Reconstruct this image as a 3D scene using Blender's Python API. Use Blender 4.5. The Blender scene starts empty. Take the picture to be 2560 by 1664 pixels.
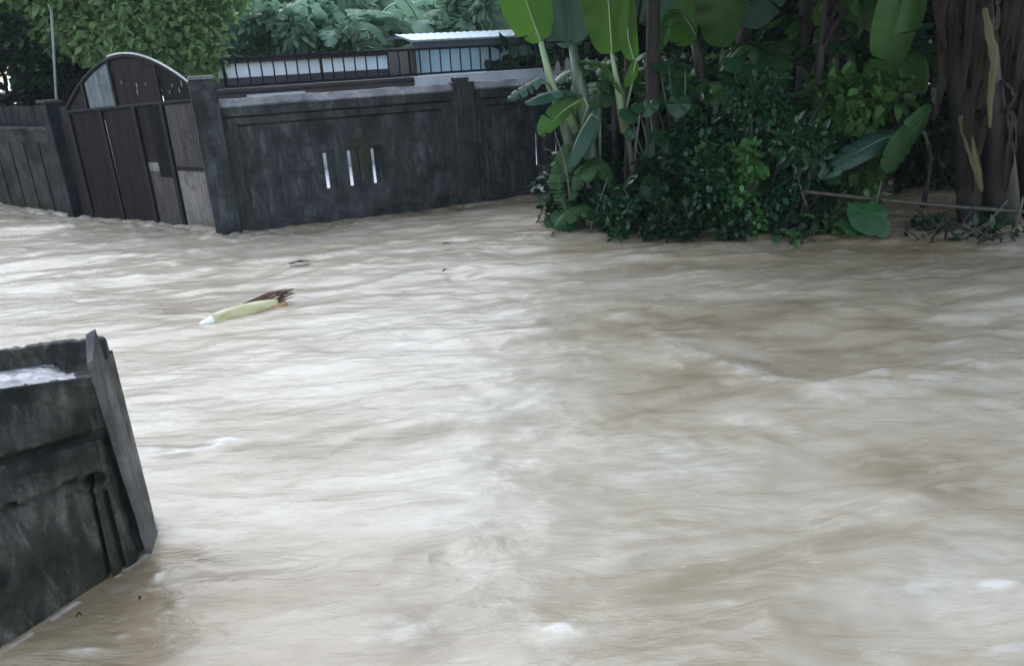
import bpy, math, random
import numpy as np
from mathutils import Vector, Matrix
rng = np.random.default_rng(7)
random.seed(11)
RAD = math.radians

# ------------------------------------------------------------------ camera
H = 2.1                                   # eye height above the flood water
FPX = 1907.0; PITCH = RAD(20.3); ROLL = RAD(3.1)
Fv = Vector((0, math.cos(PITCH), -math.sin(PITCH)))
U0 = Vector((0, math.sin(PITCH), math.cos(PITCH))); R0 = Vector((1, 0, 0))
Rv = R0 * math.cos(ROLL) - U0 * math.sin(ROLL)
Uv = U0 * math.cos(ROLL) + R0 * math.sin(ROLL)
cd = bpy.data.cameras.new('camera'); cam = bpy.data.objects.new('camera', cd)
bpy.context.collection.objects.link(cam)
M = Matrix((Rv, Uv, -Fv)).transposed().to_4x4(); M.translation = (0, 0, H)
cam.matrix_world = M
cd.sensor_width = 36; cd.lens = FPX / 2560 * 36; cd.clip_start = 0.05; cd.clip_end = 2000
sc = bpy.context.scene; sc.camera = cam

# ------------------------------------------------------------------ sky, sun, exposure
SUN_EL, SUN_ROT = RAD(47), RAD(-26)
w = bpy.data.worlds.new('World'); sc.world = w; w.use_nodes = True
nt = w.node_tree; bg = nt.nodes['Background']
sky = nt.nodes.new('ShaderNodeTexSky'); sky.sky_type = 'NISHITA'; sky.sun_disc = False
sky.sun_elevation = SUN_EL; sky.sun_rotation = SUN_ROT; sky.dust_density = .6; sky.air_density = 1.5
hs = nt.nodes.new('ShaderNodeHueSaturation'); hs.inputs['Saturation'].default_value = 0.62
nt.links.new(sky.outputs[0], hs.inputs['Color']); nt.links.new(hs.outputs[0], bg.inputs[0])
bg.inputs[1].default_value = 0.15
sd = bpy.data.lights.new('sun', 'SUN'); sun = bpy.data.objects.new('sun', sd)
bpy.context.collection.objects.link(sun)
sd.energy = 0.5; sd.angle = RAD(75); sd.color = (.98, .98, 1)
# overcast glow from beyond the houses, left of centre
sdir = Vector((math.cos(SUN_EL) * math.sin(SUN_ROT), math.cos(SUN_EL) * math.cos(SUN_ROT), math.sin(SUN_EL)))
sun.rotation_euler = sdir.to_track_quat('Z', 'Y').to_euler()
sc.view_settings.view_transform = 'Standard'; sc.view_settings.look = 'None'
sc.view_settings.gamma = 1; sc.view_settings.exposure = 1.38
try:
    sc.cycles.max_bounces = 8; sc.cycles.use_adaptive_sampling = True
except Exception: pass

# ------------------------------------------------------------------ helpers
def ray(x, y): return Fv * FPX + Rv * (x - 1280) + Uv * (832 - y)
def at(x, y, z=0.0):
    d = ray(x, y); return Vector((0, 0, H)) + d * ((z - H) / d.z)
def atY(x, y, Y):
    d = ray(x, y); return Vector((0, 0, H)) + d * (Y / d.y)
def link(o, parent=None):
    bpy.context.collection.objects.link(o)
    if parent is not None: o.parent = parent
    return o
def empty(name, loc, rz=0.0):
    o = bpy.data.objects.new(name, None); o.location = loc; o.rotation_euler = (0, 0, rz)
    o.empty_display_size = .2
    return link(o)
def tag(o, label=None, cat=None, group=None, kind=None):
    if label: o['label'] = label
    if cat: o['category'] = cat
    if group: o['group'] = group
    if kind: o['kind'] = kind
    return o
class MB:
    def __init__(s): s.v = []; s.f = []; s.m = []; s.uv = []
    def add(s, vs, fs, mi=0, uvs=None):
        b = len(s.v); s.v += [tuple(p) for p in vs]
        s.uv += uvs if uvs is not None else [(0, 0)] * len(vs)
        for f in fs: s.f.append(tuple(b + i for i in f)); s.m.append(mi)
    def box(s, c, d, rot=None, mi=0, taper=1.0):
        x, y, z = d[0] / 2, d[1] / 2, d[2] / 2; t = taper
        vs = [Vector(p) for p in ((-x, -y, -z), (x, -y, -z), (x, y, -z), (-x, y, -z), (-x * t, -y * t, z), (x * t, -y * t, z), (x * t, y * t, z), (-x * t, y * t, z))]
        if rot is not None: vs = [rot @ p for p in vs]
        c = Vector(c); s.add([p + c for p in vs], [(0, 3, 2, 1), (4, 5, 6, 7), (0, 1, 5, 4), (1, 2, 6, 5), (2, 3, 7, 6), (3, 0, 4, 7)], mi)
    def tube(s, pts, rad, n=8, mi=0, cap=True, squash=1.0, wob=0.0):
        pts = [Vector(p) for p in pts]
        rs = rad if isinstance(rad, (list, tuple)) else [rad] * len(pts)
        vs = []; fs = []; uvs = []
        up = Vector((0, 0, 1))
        t0 = (pts[1] - pts[0]).normalized()
        if abs(t0.dot(up)) > .9: up = Vector((0, 1, 0))
        a = t0.cross(up).normalized()
        for i, p in enumerate(pts):
            t = (pts[min(i + 1, len(pts) - 1)] - pts[max(i - 1, 0)]).normalized()
            a = (a - t * a.dot(t)).normalized(); b = t.cross(a)
            for k in range(n):
                an = 2 * math.pi * k / n; r = rs[i] * (1 + wob * math.sin(3 * an + i * .7) * .5 + wob * random.uniform(-.5, .5))
                vs.append(p + (a * math.cos(an) + b * math.sin(an) * squash) * r); uvs.append((k / n, i / max(1, len(pts) - 1)))
        for i in range(len(pts) - 1):
            for k in range(n):
                k2 = (k + 1) % n; fs.append((i * n + k, i * n + k2, (i + 1) * n + k2, (i + 1) * n + k))
        if cap: fs.append(tuple(range(n))[::-1]); fs.append(tuple((len(pts) - 1) * n + k for k in range(n)))
        s.add(vs, fs, mi, uvs)
    def build(s, name, mats, parent=None, smooth=False, bevel=0.0):
        me = bpy.data.meshes.new(name); me.from_pydata(s.v, [], s.f)
        if not isinstance(mats, (list, tuple)): mats = [mats]
        for m in mats: me.materials.append(m)
        me.polygons.foreach_set('material_index', s.m)
        if smooth: me.polygons.foreach_set('use_smooth', [True] * len(s.f))
        uvl = me.uv_layers.new(name='UVMap')
        li = np.empty(len(me.loops), dtype=np.int32); me.loops.foreach_get('vertex_index', li)
        uvl.data.foreach_set('uv', np.array(s.uv, dtype=np.float32)[li].ravel())
        me.update(); o = bpy.data.objects.new(name, me); link(o, parent)
        if bevel:
            b = o.modifiers.new('bevel', 'BEVEL'); b.width = bevel; b.segments = 2; b.limit_method = 'ANGLE'
        return o

# numpy gradient-free value noise
_P = rng.random((512, 512)).astype(np.float32)
def vnoise(x, y, seed=0):
    x = np.asarray(x) + seed * 17.31; y = np.asarray(y) + seed * 9.73
    xi = np.floor(x).astype(int); yi = np.floor(y).astype(int); fx = x - xi; fy = y - yi
    fx = fx * fx * fx * (fx * (fx * 6 - 15) + 10); fy = fy * fy * fy * (fy * (fy * 6 - 15) + 10)
    g = lambda a, b: _P[a % 512, b % 512]
    return (g(xi, yi) * (1 - fx) + g(xi + 1, yi) * fx) * (1 - fy) + (g(xi, yi + 1) * (1 - fx) + g(xi + 1, yi + 1) * fx) * fy
def fbm(x, y, o=4, seed=0, gain=.5):
    s = 0; a = 1; t = 0
    for i in range(o): s = s + a * vnoise(x * 2.03 ** i, y * 2.03 ** i, seed + i * 3); t += a; a *= gain
    return s / t

# ------------------------------------------------------------------ materials
def mat(name):
    m = bpy.data.materials.new(name); m.use_nodes = True
    n = m.node_tree.nodes; l = m.node_tree.links
    return m, n, l, n['Principled BSDF']
def noise_node(n, l, scale, detail=5, rough=.55, vec=None, dist=0.0):
    t = n.new('ShaderNodeTexNoise'); t.inputs['Scale'].default_value = scale
    t.inputs['Detail'].default_value = detail; t.inputs['Roughness'].default_value = rough
    t.inputs['Distortion'].default_value = dist
    if vec is not None: l.new(vec, t.inputs['Vector'])
    return t
def mapping(n, l, scale, src='Object', rot=(0, 0, 0)):
    c = n.new('ShaderNodeTexCoord'); mp = n.new('ShaderNodeMapping'); mp.inputs['Scale'].default_value = scale
    mp.inputs['Rotation'].default_value = rot
    l.new(c.outputs[src], mp.inputs['Vector']); return mp.outputs[0]
def ramp(n, l, fac, stops):
    r = n.new('ShaderNodeValToRGB'); l.new(fac, r.inputs[0])
    while len(r.color_ramp.elements) < len(stops): r.color_ramp.elements.new(.5)
    for e, (p, c) in zip(r.color_ramp.elements, stops): e.position = p; e.color = (*c, 1) if len(c) == 3 else c
    return r.outputs[0]
def mix(n, l, fac, a, b, mode='MIX'):
    x = n.new('ShaderNodeMix'); x.data_type = 'RGBA'; x.blend_type = mode
    for s_, v in ((x.inputs[0], fac), (x.inputs[6], a), (x.inputs[7], b)):
        if isinstance(v, (int, float)): s_.default_value = v
        elif isinstance(v, tuple): s_.default_value = (*v, 1)
        else: l.new(v, s_)
    return x.outputs[2]
def bump(n, l, h, strength, dist, bs):
    b = n.new('ShaderNodeBump'); b.inputs['Strength'].default_value = strength; b.inputs['Distance'].default_value = dist
    l.new(h, b.inputs['Height']); l.new(b.outputs[0], bs.inputs['Normal']); return b

def concrete(name, base, dark, light, moss=(.03, .04, .02), rough=.55):
    m, n, l, b = mat(name)
    v1 = mapping(n, l, (3.2, 3.2, .8)); v2 = mapping(n, l, (1, 1, 1))
    a = noise_node(n, l, 2.4, 7, .68, v1, 1.0); c = noise_node(n, l, 3.2, 8, .65, v2)
    f = noise_node(n, l, 60, 3, .6, v2); g = noise_node(n, l, 1.1, 5, .6, v2, .5)
    c1 = ramp(n, l, a.outputs[0], [(.30, dark), (.5, base), (.72, light)])
    c2 = mix(n, l, ramp(n, l, c.outputs[0], [(.42, (0, 0, 0)), (.62, (1, 1, 1))]), c1, dark)
    c3 = mix(n, l, ramp(n, l, g.outputs[0], [(.5, (0, 0, 0)), (.68, (.8, .8, .8))]), c2, moss)
    # thin pale drip runs
    v3 = mapping(n, l, (16, 16, .9)); d = noise_node(n, l, 1.5, 4, .5, v3, .4)
    c4 = mix(n, l, ramp(n, l, d.outputs[0], [(.63, (0, 0, 0)), (.75, (.45, .45, .45))]), c3, light)
    c5 = mix(n, l, .35, c4, f.outputs[0], 'OVERLAY')
    l.new(c5, b.inputs['Base Color'])
    l.new(ramp(n, l, c.outputs[0], [(.3, (rough - .2,) * 3), (.7, (rough + .15,) * 3)]), b.inputs['Roughness'])
    b.inputs['Specular IOR Level'].default_value = .1
    mm = n.new('ShaderNodeMath'); mm.operation = 'ADD'; l.new(c.outputs[0], mm.inputs[0])
    m2 = n.new('ShaderNodeMath'); m2.operation = 'MULTIPLY'; m2.inputs[1].default_value = .35; l.new(f.outputs[0], m2.inputs[0]); l.new(m2.outputs[0], mm.inputs[1])
    bump(n, l, mm.outputs[0], .6, .012, b)
    return m
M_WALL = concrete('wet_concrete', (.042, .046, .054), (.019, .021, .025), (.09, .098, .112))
M_COPE = concrete('lit_coping_concrete', (.14, .147, .165), (.07, .075, .085), (.22, .23, .25), (.15, .155, .15))  # sky light on the sloped top, put in as paler concrete
M_POST = concrete('post_concrete', (.042, .047, .056), (.015, .017, .021), (.085, .093, .105))
M_NEAR = concrete('mossy_concrete', (.036, .037, .034), (.010, .011, .010), (.12, .122, .112), (.03, .036, .018), .5)
M_NSIDE = concrete('lit_end_concrete', (.12, .12, .125), (.05, .05, .053), (.2, .2, .205), (.08, .08, .075), .6)  # paler than the wall body: light on the end face, in colour
M_FARWALL = concrete('dark_concrete', (.013, .017, .025), (.006, .008, .012), (.024, .03, .04))

def metal(name, base, alt, rough=.45, met=.3, streak=12, bstr=.3):
    m, n, l, b = mat(name)
    v = mapping(n, l, (streak, streak, 1.0)); a = noise_node(n, l, 1.2, 6, .65, v, .3)
    v2 = mapping(n, l, (1, 1, 1)); c = noise_node(n, l, 5, 7, .7, v2)
    k = mix(n, l, ramp(n, l, a.outputs[0], [(.35, (0, 0, 0)), (.65, (1, 1, 1))]), base, alt)
    k = mix(n, l, ramp(n, l, c.outputs[0], [(.5, (0, 0, 0)), (.7, (.8, .8, .8))]), k, tuple(q * .55 for q in alt))
    l.new(k, b.inputs['Base Color']); b.inputs['Roughness'].default_value = rough; b.inputs['Metallic'].default_value = met; b.inputs['Specular IOR Level'].default_value = .2
    bump(n, l, c.outputs[0], bstr, .004, b); return m
M_RUST = metal('rusty_sheet', (.022, .014, .018), (.011, .008, .012), .55, .1)
M_DARKMET = metal('black_steel', (.010, .010, .014), (.006, .006, .009), .65, .0)
M_GALV = metal('galvanised_sheet', (.095, .088, .098), (.05, .046, .054), .4, .35, 22)
M_GALVL = metal('pale_galvanised_sheet', (.27, .255, .25), (.14, .13, .135), .35, .35, 26)
M_BLUEGREY = metal('blue_grey_sheet', (.16, .2, .23), (.1, .125, .15), .4, .3, 8)
M_WETGLINT = metal('painted_wet_glint', (.5, .52, .58), (.35, .37, .42), .35, .1)
M_PIPE = metal('weathered_pipe', (.24, .28, .28), (.15, .18, .19), .4, .2)

def paint(name, col, rough=.5, var=.25, met=0.0, scale=3):
    m, n, l, b = mat(name); v = mapping(n, l, (1, 1, .5)); a = noise_node(n, l, scale, 6, .6, v)
    k = ramp(n, l, a.outputs[0], [(.3, tuple(c * (1 - var) for c in col)), (.7, tuple(min(1, c * (1 + var * .5)) for c in col))])
    l.new(k, b.inputs['Base Color']); b.inputs['Roughness'].default_value = rough; b.inputs['Metallic'].default_value = met
    return m
M_WHITE = paint('white_render', (.62, .72, .82), .6, .12)
M_SLOTWHITE = paint('slot_bright_white', (.88, .88, .9), .6, .04)
M_BLUEWALL = paint('pale_blue_render', (.48, .72, .9), .55, .1)
M_GREYBAND = paint('grey_render', (.45, .5, .57), .6, .2)
M_BROWNWALL = paint('brown_render', (.045, .035, .04), .6, .3)
M_NAVY = paint('dark_wainscot', (.022, .022, .034), .6, .2)
M_ROOFDARK = metal('dark_roof_sheet', (.035, .034, .042), (.02, .02, .028), .5, .2)
M_ROOFPALE = metal('pale_roof_sheet', (.38, .48, .54), (.28, .36, .41), .4, .2, 6)
M_FASCIA = paint('fascia_board', (.09, .1, .14), .6, .2)
M_PICKET = paint('weathered_picket', (.2, .195, .2), .7, .3)
M_TAN = paint('tan_cloth', (.4, .36, .2), .8, .3, 0, 20)

def leafmat(name, c1, c2, trans=(.1, .3, .03), tw=.3, rough=.38, veins=0, edge=None, spec=.22):
    m, n, l, b = mat(name)
    oi = n.new('ShaderNodeObjectInfo'); g = n.new('ShaderNodeNewGeometry')
    v = mapping(n, l, (1, 1, 1)); a = noise_node(n, l, 3.0, 4, .6, v)
    ad = n.new('ShaderNodeMath'); ad.operation = 'MULTIPLY_ADD'; ad.inputs[1].default_value = .55
    l.new(g.outputs['Random Per Island'], ad.inputs[0]); 
    sb = n.new('ShaderNodeMath'); sb.operation = 'MULTIPLY'; sb.inputs[1].default_value = .5; l.new(a.outputs[0], sb.inputs[0])
    l.new(sb.outputs[0], ad.inputs[2])
    k = ramp(n, l, ad.outputs[0], [(.15, c1), (.62, c2), (.85, tuple(min(1, c * 1.7) for c in c2))])
    if veins:
        uv = mapping(n, l, (1, 1, 1), 'UV'); sp = n.new('ShaderNodeSeparateXYZ'); l.new(uv, sp.inputs[0])
        ab = n.new('ShaderNodeMath'); ab.operation = 'ABSOLUTE'; l.new(sp.outputs[1], ab.inputs[0])
        q = n.new('ShaderNodeMath'); q.operation = 'MULTIPLY_ADD'; q.inputs[1].default_value = -.12; l.new(ab.outputs[0], q.inputs[0]); l.new(sp.outputs[0], q.inputs[2])
        w_ = n.new('ShaderNodeMath'); w_.operation = 'MULTIPLY'; w_.inputs[1].default_value = veins; l.new(q.outputs[0], w_.inputs[0])
        sn = n.new('ShaderNodeMath'); sn.operation = 'SINE'; l.new(w_.outputs[0], sn.inputs[0])
        mr = n.new('ShaderNodeMapRange'); mr.inputs[1].default_value = -1; l.new(sn.outputs[0], mr.inputs[0])
        k = mix(n, l, ramp(n, l, mr.outputs[0], [(0, (0, 0, 0)), (1, (.22, .22, .22))]), k, tuple(min(1, c * 1.7) for c in c2))
        bump(n, l, mr.outputs[0], .35, .004, b)
        if edge:   # dry brown margins
            e = ramp(n, l, ab.outputs[0], [(.82, (0, 0, 0)), (1, (.8, .8, .8))])
            k = mix(n, l, e, k, edge)
    l.new(k, b.inputs['Base Color']); b.inputs['Roughness'].default_value = rough; b.inputs['Specular IOR Level'].default_value = spec
    tr = n.new('ShaderNodeBsdfTranslucent'); tr.inputs[0].default_value = (*trans, 1)
    ms = n.new('ShaderNodeMixShader'); ms.inputs[0].default_value = tw
    out = n['Material Output']; l.new(b.outputs[0], ms.inputs[1]); l.new(tr.outputs[0], ms.inputs[2]); l.new(ms.outputs[0], out.inputs[0])
    return m
ML_DARK = leafmat('dark_leaf', (.004, .014, .008), (.014, .038, .019), (.018, .06, .014), .22, .28, spec=.35)
ML_MID = leafmat('mid_leaf', (.016, .045, .014), (.055, .115, .034), (.06, .18, .03), .3, .3)
ML_BUSH = leafmat('glossy_bush_leaf', (.005, .022, .011), (.018, .062, .026), (.03, .1, .022), .25, .24, spec=.4)
ML_LIGHT = leafmat('light_leaf', (.055, .11, .065), (.17, .26, .125), (.3, .46, .16), .5, .45)
ML_LIGHT2 = leafmat('fresh_leaf', (.02, .07, .02), (.05, .14, .04), (.06, .2, .03), .3, .35)
ML_TEAL = leafmat('hazed_far_leaf', (.07, .14, .105), (.17, .27, .2), (.2, .36, .22), .35, .4)  # distance haze put into the leaf colour
ML_FERN = leafmat('fern_leaf', (.015, .06, .02), (.05, .12, .035), (.05, .15, .03), .25, .4)
MB_BRIGHT = leafmat('banana_leaf_bright', (.028, .08, .014), (.05, .12, .02), (.075, .19, .022), .55, .4, 260)
MB_GREEN = leafmat('banana_leaf_green', (.016, .05, .013), (.038, .092, .024), (.05, .15, .02), .35, .3, 260)
MB_TEAL = leafmat('banana_leaf_teal', (.018, .05, .042), (.042, .09, .072), (.04, .11, .06), .3, .28, 260)
MB_DARK = leafmat('banana_leaf_dark', (.009, .03, .011), (.024, .066, .022), (.03, .11, .018), .25, .28, 260)
MB_DRY = leafmat('dry_banana_leaf', (.007, .005, .005), (.026, .018, .013), (.014, .010, .006), .2, .6, 200)
MB_YELLOW = leafmat('yellowing_leaf', (.04, .045, .02), (.095, .095, .042), (.05, .06, .02), .2, .45, 200)
MB_FAR = leafmat('hazed_banana_leaf', (.09, .18, .135), (.2, .33, .24), (.26, .44, .3), .4, .6, 260, None, .3)  # far air painted in as paler, bluer banana leaf
MB_RIB = paint('leaf_midrib', (.2, .28, .16), .4, .2)
MB_RIBD = paint('leaf_midrib_dark', (.045, .075, .048), .4, .2)
def bark(name, a_, b_, rough=.75, sc_=4):
    m, n, l, b = mat(name); v = mapping(n, l, (sc_ * 3, sc_ * 3, sc_ * .5)); a = noise_node(n, l, 1.3, 8, .7, v, .5)
    l.new(ramp(n, l, a.outputs[0], [(.38, a_), (.55, tuple((p + q) / 2 for p, q in zip(a_, b_))), (.66, tuple(q * 1.5 for q in b_))]), b.inputs['Base Color']); b.inputs['Roughness'].default_value = rough
    bump(n, l, a.outputs[0], .8, .02, b); return m
M_BARK = bark('dark_bark', (.007, .005, .006), (.026, .019, .02))
M_PSEUDO = bark('banana_trunk', (.007, .005, .006), (.024, .019, .017), .6, 2)
M_PSEUDOG = bark('green_banana_stem', (.03, .055, .035), (.07, .10, .065), .45, 2)
M_TWIG = bark('pale_twig', (.05, .047, .042), (.12, .115, .105), .7, 6)
M_BAMBOO = bark('old_bamboo', (.03, .028, .02), (.07, .065, .048), .5, 5)
m_, n_, l_, b_ = mat('mud'); a_ = noise_node(n_, l_, 4, 8, .7)
l_.new(ramp(n_, l_, a_.outputs[0], [(.3, (.008, .006, .005)), (.7, (.03, .024, .018))]), b_.inputs['Base Color']); b_.inputs['Roughness'].default_value = .45
bump(n_, l_, a_.outputs[0], .7, .05, b_); M_MUD = m_

def water_mat():
    m, n, l, b = mat('muddy_flood_water')
    vA = mapping(n, l, (.55, 1.5, 1), 'Object', (0, 0, RAD(-6))); vB = mapping(n, l, (1.6, 5.5, 1), 'Object', (0, 0, RAD(-9)))
    vC = mapping(n, l, (4.2, 15, 1), 'Object', (0, 0, RAD(-4)))
    a = noise_node(n, l, .9, 6, .6, vA, 1.1); c = noise_node(n, l, 1.2, 6, .6, vB, .9); d = noise_node(n, l, 1.2, 6, .62, vC, .6)
    col = ramp(n, l, a.outputs[0], [(.30, (.32, .268, .19)), (.47, (.41, .36, .28)), (.68, (.465, .425, .352))])
    ae = n.new('ShaderNodeAttribute'); ae.attribute_name = 'sky_reflect'  # mask of painted sky reflection, low where walls and bank reflect
    shaded_silt = ramp(n, l, a.outputs[0], [(.30, (.19, .145, .09)), (.5, (.245, .19, .12)), (.70, (.29, .235, .155))])  # muddy brown that also carries the dark wall reflection
    col = mix(n, l, ae.outputs['Fac'], shaded_silt, col)
    streak = ramp(n, l, c.outputs[0], [(.36, (.80, .76, .70)), (.5, (.95, .94, .93)), (.7, (1.0, 1.0, 1.0))])
    col = mix(n, l, .75, col, streak, 'MULTIPLY')
    fo = n.new('ShaderNodeAttribute'); fo.attribute_name = 'foam'
    fm = n.new('ShaderNodeMath'); fm.operation = 'MULTIPLY'; l.new(fo.outputs['Fac'], fm.inputs[0])
    l.new(ramp(n, l, d.outputs[0], [(.38, (.25, .25, .25)), (.6, (1, 1, 1))]), fm.inputs[1])
    thin = ramp(n, l, d.outputs[0], [(.64, (0, 0, 0)), (.8, (.5, .5, .5))])
    col = mix(n, l, thin, col, (.56, .53, .46))
    col = mix(n, l, fm.outputs[0], col, (.8, .79, .75))
    l.new(col, b.inputs['Base Color'])
    b.inputs['IOR'].default_value = 1.6
    rr = n.new('ShaderNodeMapRange'); rr.inputs[3].default_value = .27; rr.inputs[4].default_value = .5; l.new(fm.outputs[0], rr.inputs[0]); l.new(rr.outputs[0], b.inputs['Roughness'])
    s1 = n.new('ShaderNodeMath'); s1.operation = 'MULTIPLY_ADD'; s1.inputs[1].default_value = .32; l.new(d.outputs[0], s1.inputs[0]); l.new(c.outputs[0], s1.inputs[2])
    bump(n, l, s1.outputs[0], .4, .04, b)
    return m
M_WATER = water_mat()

# ------------------------------------------------------------------ flood water
def seg_dist(X, Y, pts):
    best = np.full(X.shape, 1e9); side = np.zeros(X.shape); tt = np.zeros(X.shape); n = len(pts) - 1
    for i in range(n):
        ax, ay = pts[i]; bx, by = pts[i + 1]; dx, dy = bx - ax, by - ay; L2 = dx * dx + dy * dy
        t = np.clip(((X - ax) * dx + (Y - ay) * dy) / L2, 0, 1)
        d = np.hypot(X - ax - t * dx, Y - ay - t * dy); s = np.sign((X - ax) * dy - (Y - ay) * dx)
        k = d < best; best[k] = d[k]; side[k] = s[k]; tt[k] = (i + t[k]) / n
    return best, side, tt
def pxs(*q): return [tuple(at(x, y)[:2]) for x, y in q]
CREST1 = pxs((1080, 868), (1300, 842), (1480, 818), (1600, 790), (1700, 768), (1800, 762))
CREST2 = pxs((1625, 800), (1650, 850), (1720, 893), (1830, 930), (1950, 962), (2060, 985), (2180, 962), (2300, 948), (2400, 925), (2480, 897), (2640, 885))
CREST3 = pxs((330, 1118), (400, 1128), (470, 1132), (530, 1120), (580, 1096))
CREST4 = pxs((395, 1390), (470, 1395), (560, 1420), (640, 1405), (900, 1390))
CREST5 = pxs((1180, 590), (1000, 600), (880, 628), (760, 650), (640, 660), (520, 640))
CREST6 = pxs((1500, 640), (1700, 655), (1900, 640), (2100, 650))
def water_height(X, Y):
    c, s = math.cos(RAD(7)), math.sin(RAD(7)); u = X * c + Y * s; v = -X * s + Y * c
    wx = fbm(u * .8, v * 1.4, 3, 5) * 1.2; wy = fbm(u * .8, v * 1.4, 3, 9) * 1.0
    h = (fbm(u * .7 + wx, v * 1.8 + wy, 3, 1) - .5) * .14
    r = 1 - np.abs(2 * fbm(u * 1.5 + wx, v * 4.4 + wy, 3, 21) - 1); h += (r ** 2 - .4) * .013
    h += (fbm(u * 2.6 + wx, v * 7 + wy * 2, 3, 31, .5) - .5) * .014; h += (fbm(u * 2.4 + wy, v * 3.6 + wx, 3, 37) - .5) * .05
    calm = np.exp(-(((X + 1.25) / .8) ** 2 + ((Y - 2.35) / .55) ** 2))       # slack water beside the near wall
    rough = .55 + .65 * (1 / (1 + np.exp(-(X - .3) * 1.6))) + .15 * np.exp(-((Y - 2) / 1.2) ** 2)
    rough = rough + .5 / (1 + np.exp((X + .6) * 2)) / (1 + np.exp(-(Y - 7.2) * 1.5)); h *= (1 - .8 * calm) * rough * .8
    foam = np.zeros(X.shape)
    nz = fbm(X * 3, Y * 5, 3, 44); nz2 = fbm(X * 5, Y * 11, 4, 47, .65)
    for pts, amp, wd, fo in ((CREST1, .045, .13, .2), (CREST2, .05, .16, .35), (CREST3, .016, .05, .8), (CREST4, -.02, .06, .0), (CREST5, .03, .12, .2), (CREST6, .03, .12, .15)):
        d, sd_, tt = seg_dist(X, Y, pts); env = np.sin(np.clip(tt, 0.02, .98) * math.pi) ** .5
        d = d + (nz - .5) * wd * .9
        h += amp * np.exp(-(d / wd) ** 2) * env; foam += fo * np.exp(-(d / (wd * .45)) ** 2) * env * np.clip((nz2 - .38) * 5, 0, 1)
    # eddies and broken ripples where the water meets the walls
    for pts in (pxs((600, 590), (900, 552), (1165, 515), (1410, 485)), pxs((205, 545), (380, 560), (560, 580)), pxs((560, 588), (600, 600), (660, 590)), pxs((0, 520), (200, 540))):
        d, sd_, tt = seg_dist(X, Y, pts)
        h += .02 * np.sin(d * 26 + nz * 9) * np.exp(-d / .3); foam += .55 * np.exp(-(d / .07) ** 2) * np.clip((nz2 - .5) * 6, 0, 1)
    # hollow between the two crests
    cx, cy = at(1950, 860)[:2]; h -= .05 * np.exp(-(((X - cx) / .9) ** 2 + ((Y - cy) / .45) ** 2))
    for (px, py, rx, ry, a) in ((1390, 1570, .13, .07, .75), (2490, 1465, .16, .05, .45), (560, 1100, .1, .05, .8), (430, 1140, .12, .03, .6), (2540, 905, .25, .06, .4), (230, 1625, .1, .02, .6), (300, 1590, .03, .012, .6),
                                (390, 1440, .02, .03, .7), (440, 1510, .03, .02, .6), (850, 590, .25, .05, .25), (430, 655, .3, .06, .5), (340, 690, .15, .05, .4), (150, 545, .9, .12, .35), (1700, 1180, .3, .1, .3), (1750, 1150, .2, .08, .25)):
        q = at(px, py); e = np.exp(-(((X - q.x) / rx) ** 2 + ((Y - q.y) / ry) ** 2)); foam += a * e * np.clip((nz2 - .4) * 4.5, 0, 1); h += .02 * e * a
    # thin froth clinging along the near wall's waterline
    d, _, _ = seg_dist(X, Y, pxs((0, 1641), (374, 1379))); foam += .5 * np.exp(-(d / .012) ** 2) * (nz > .47)
    foam += np.clip(fbm(u * 2.6 + wx, v * 8 + wy, 5, 61, .6) - .66, 0, 1) * 1.3
    # painted reflection: pale where sky reflects, silt brown where walls and bank reflect
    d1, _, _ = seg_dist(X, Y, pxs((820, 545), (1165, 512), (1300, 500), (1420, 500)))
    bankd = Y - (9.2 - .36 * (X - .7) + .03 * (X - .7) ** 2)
    sky_refl = .95 - .8 * np.clip(calm * 1.3, 0, 1) - .75 * np.exp(-(d1 / .55) ** 2) - .75 / (1 + np.exp(-(bankd + .9) * 2.2))  / (1 + np.exp(-(X - .75) * 5)) - .15 / (1 + np.exp(-(X - 1.6 + (Y - 4) * -.1) * 1.3))
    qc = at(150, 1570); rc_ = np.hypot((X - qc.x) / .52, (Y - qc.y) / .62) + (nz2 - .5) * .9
    sky_refl -= 1.1 / (1 + np.exp((rc_ - .95) * 9))
    sky_refl += (fbm(u * .9 + wx, v * 2.6 + wy, 4, 81) - .5) * 1.5
    cx2, cy2 = at(2000, 830)[:2]; sky_refl -= .4 * np.exp(-(((X - cx2) / 1.3) ** 2 + ((Y - cy2) / .6) ** 2))
    return h, np.clip(foam, 0, 1), np.clip(sky_refl, 0, 1)
rows = np.concatenate([np.geomspace(1.15, 17, 620), np.geomspace(17.6, 600, 30)])
tans = np.concatenate([[-6, -3, -1.9, -1.4], np.linspace(-1.08, .92, 760), [1.2, 1.7, 3, 6]])
TT, YY = np.meshgrid(tans, rows); XX = TT * YY
hh, foam, sky_refl = water_height(XX, YY)
fade = np.clip((20 - YY) / 6, 0, 1) * np.clip((1.6 - np.abs(TT)) / .4, 0, 1); hh = hh * fade; foam = foam * fade
hh[0, :] = 0
nr, nc = XX.shape
V = np.stack([XX, YY, hh], -1).reshape(-1, 3)
idx = np.arange(nr * nc).reshape(nr, nc)
Fq = np.stack([idx[:-1, :-1], idx[:-1, 1:], idx[1:, 1:], idx[1:, :-1]], -1).reshape(-1, 4)
nb = len(V)
back = np.array([(XX[0, 0], 1.15, 0), (XX[0, -1], 1.15, 0), (600, -3, 0), (600, -300, 0), (-600, -300, 0), (-600, -3, 0)], float)
edgeR = idx[:, -1]; edgeL = idx[:, 0]
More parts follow.
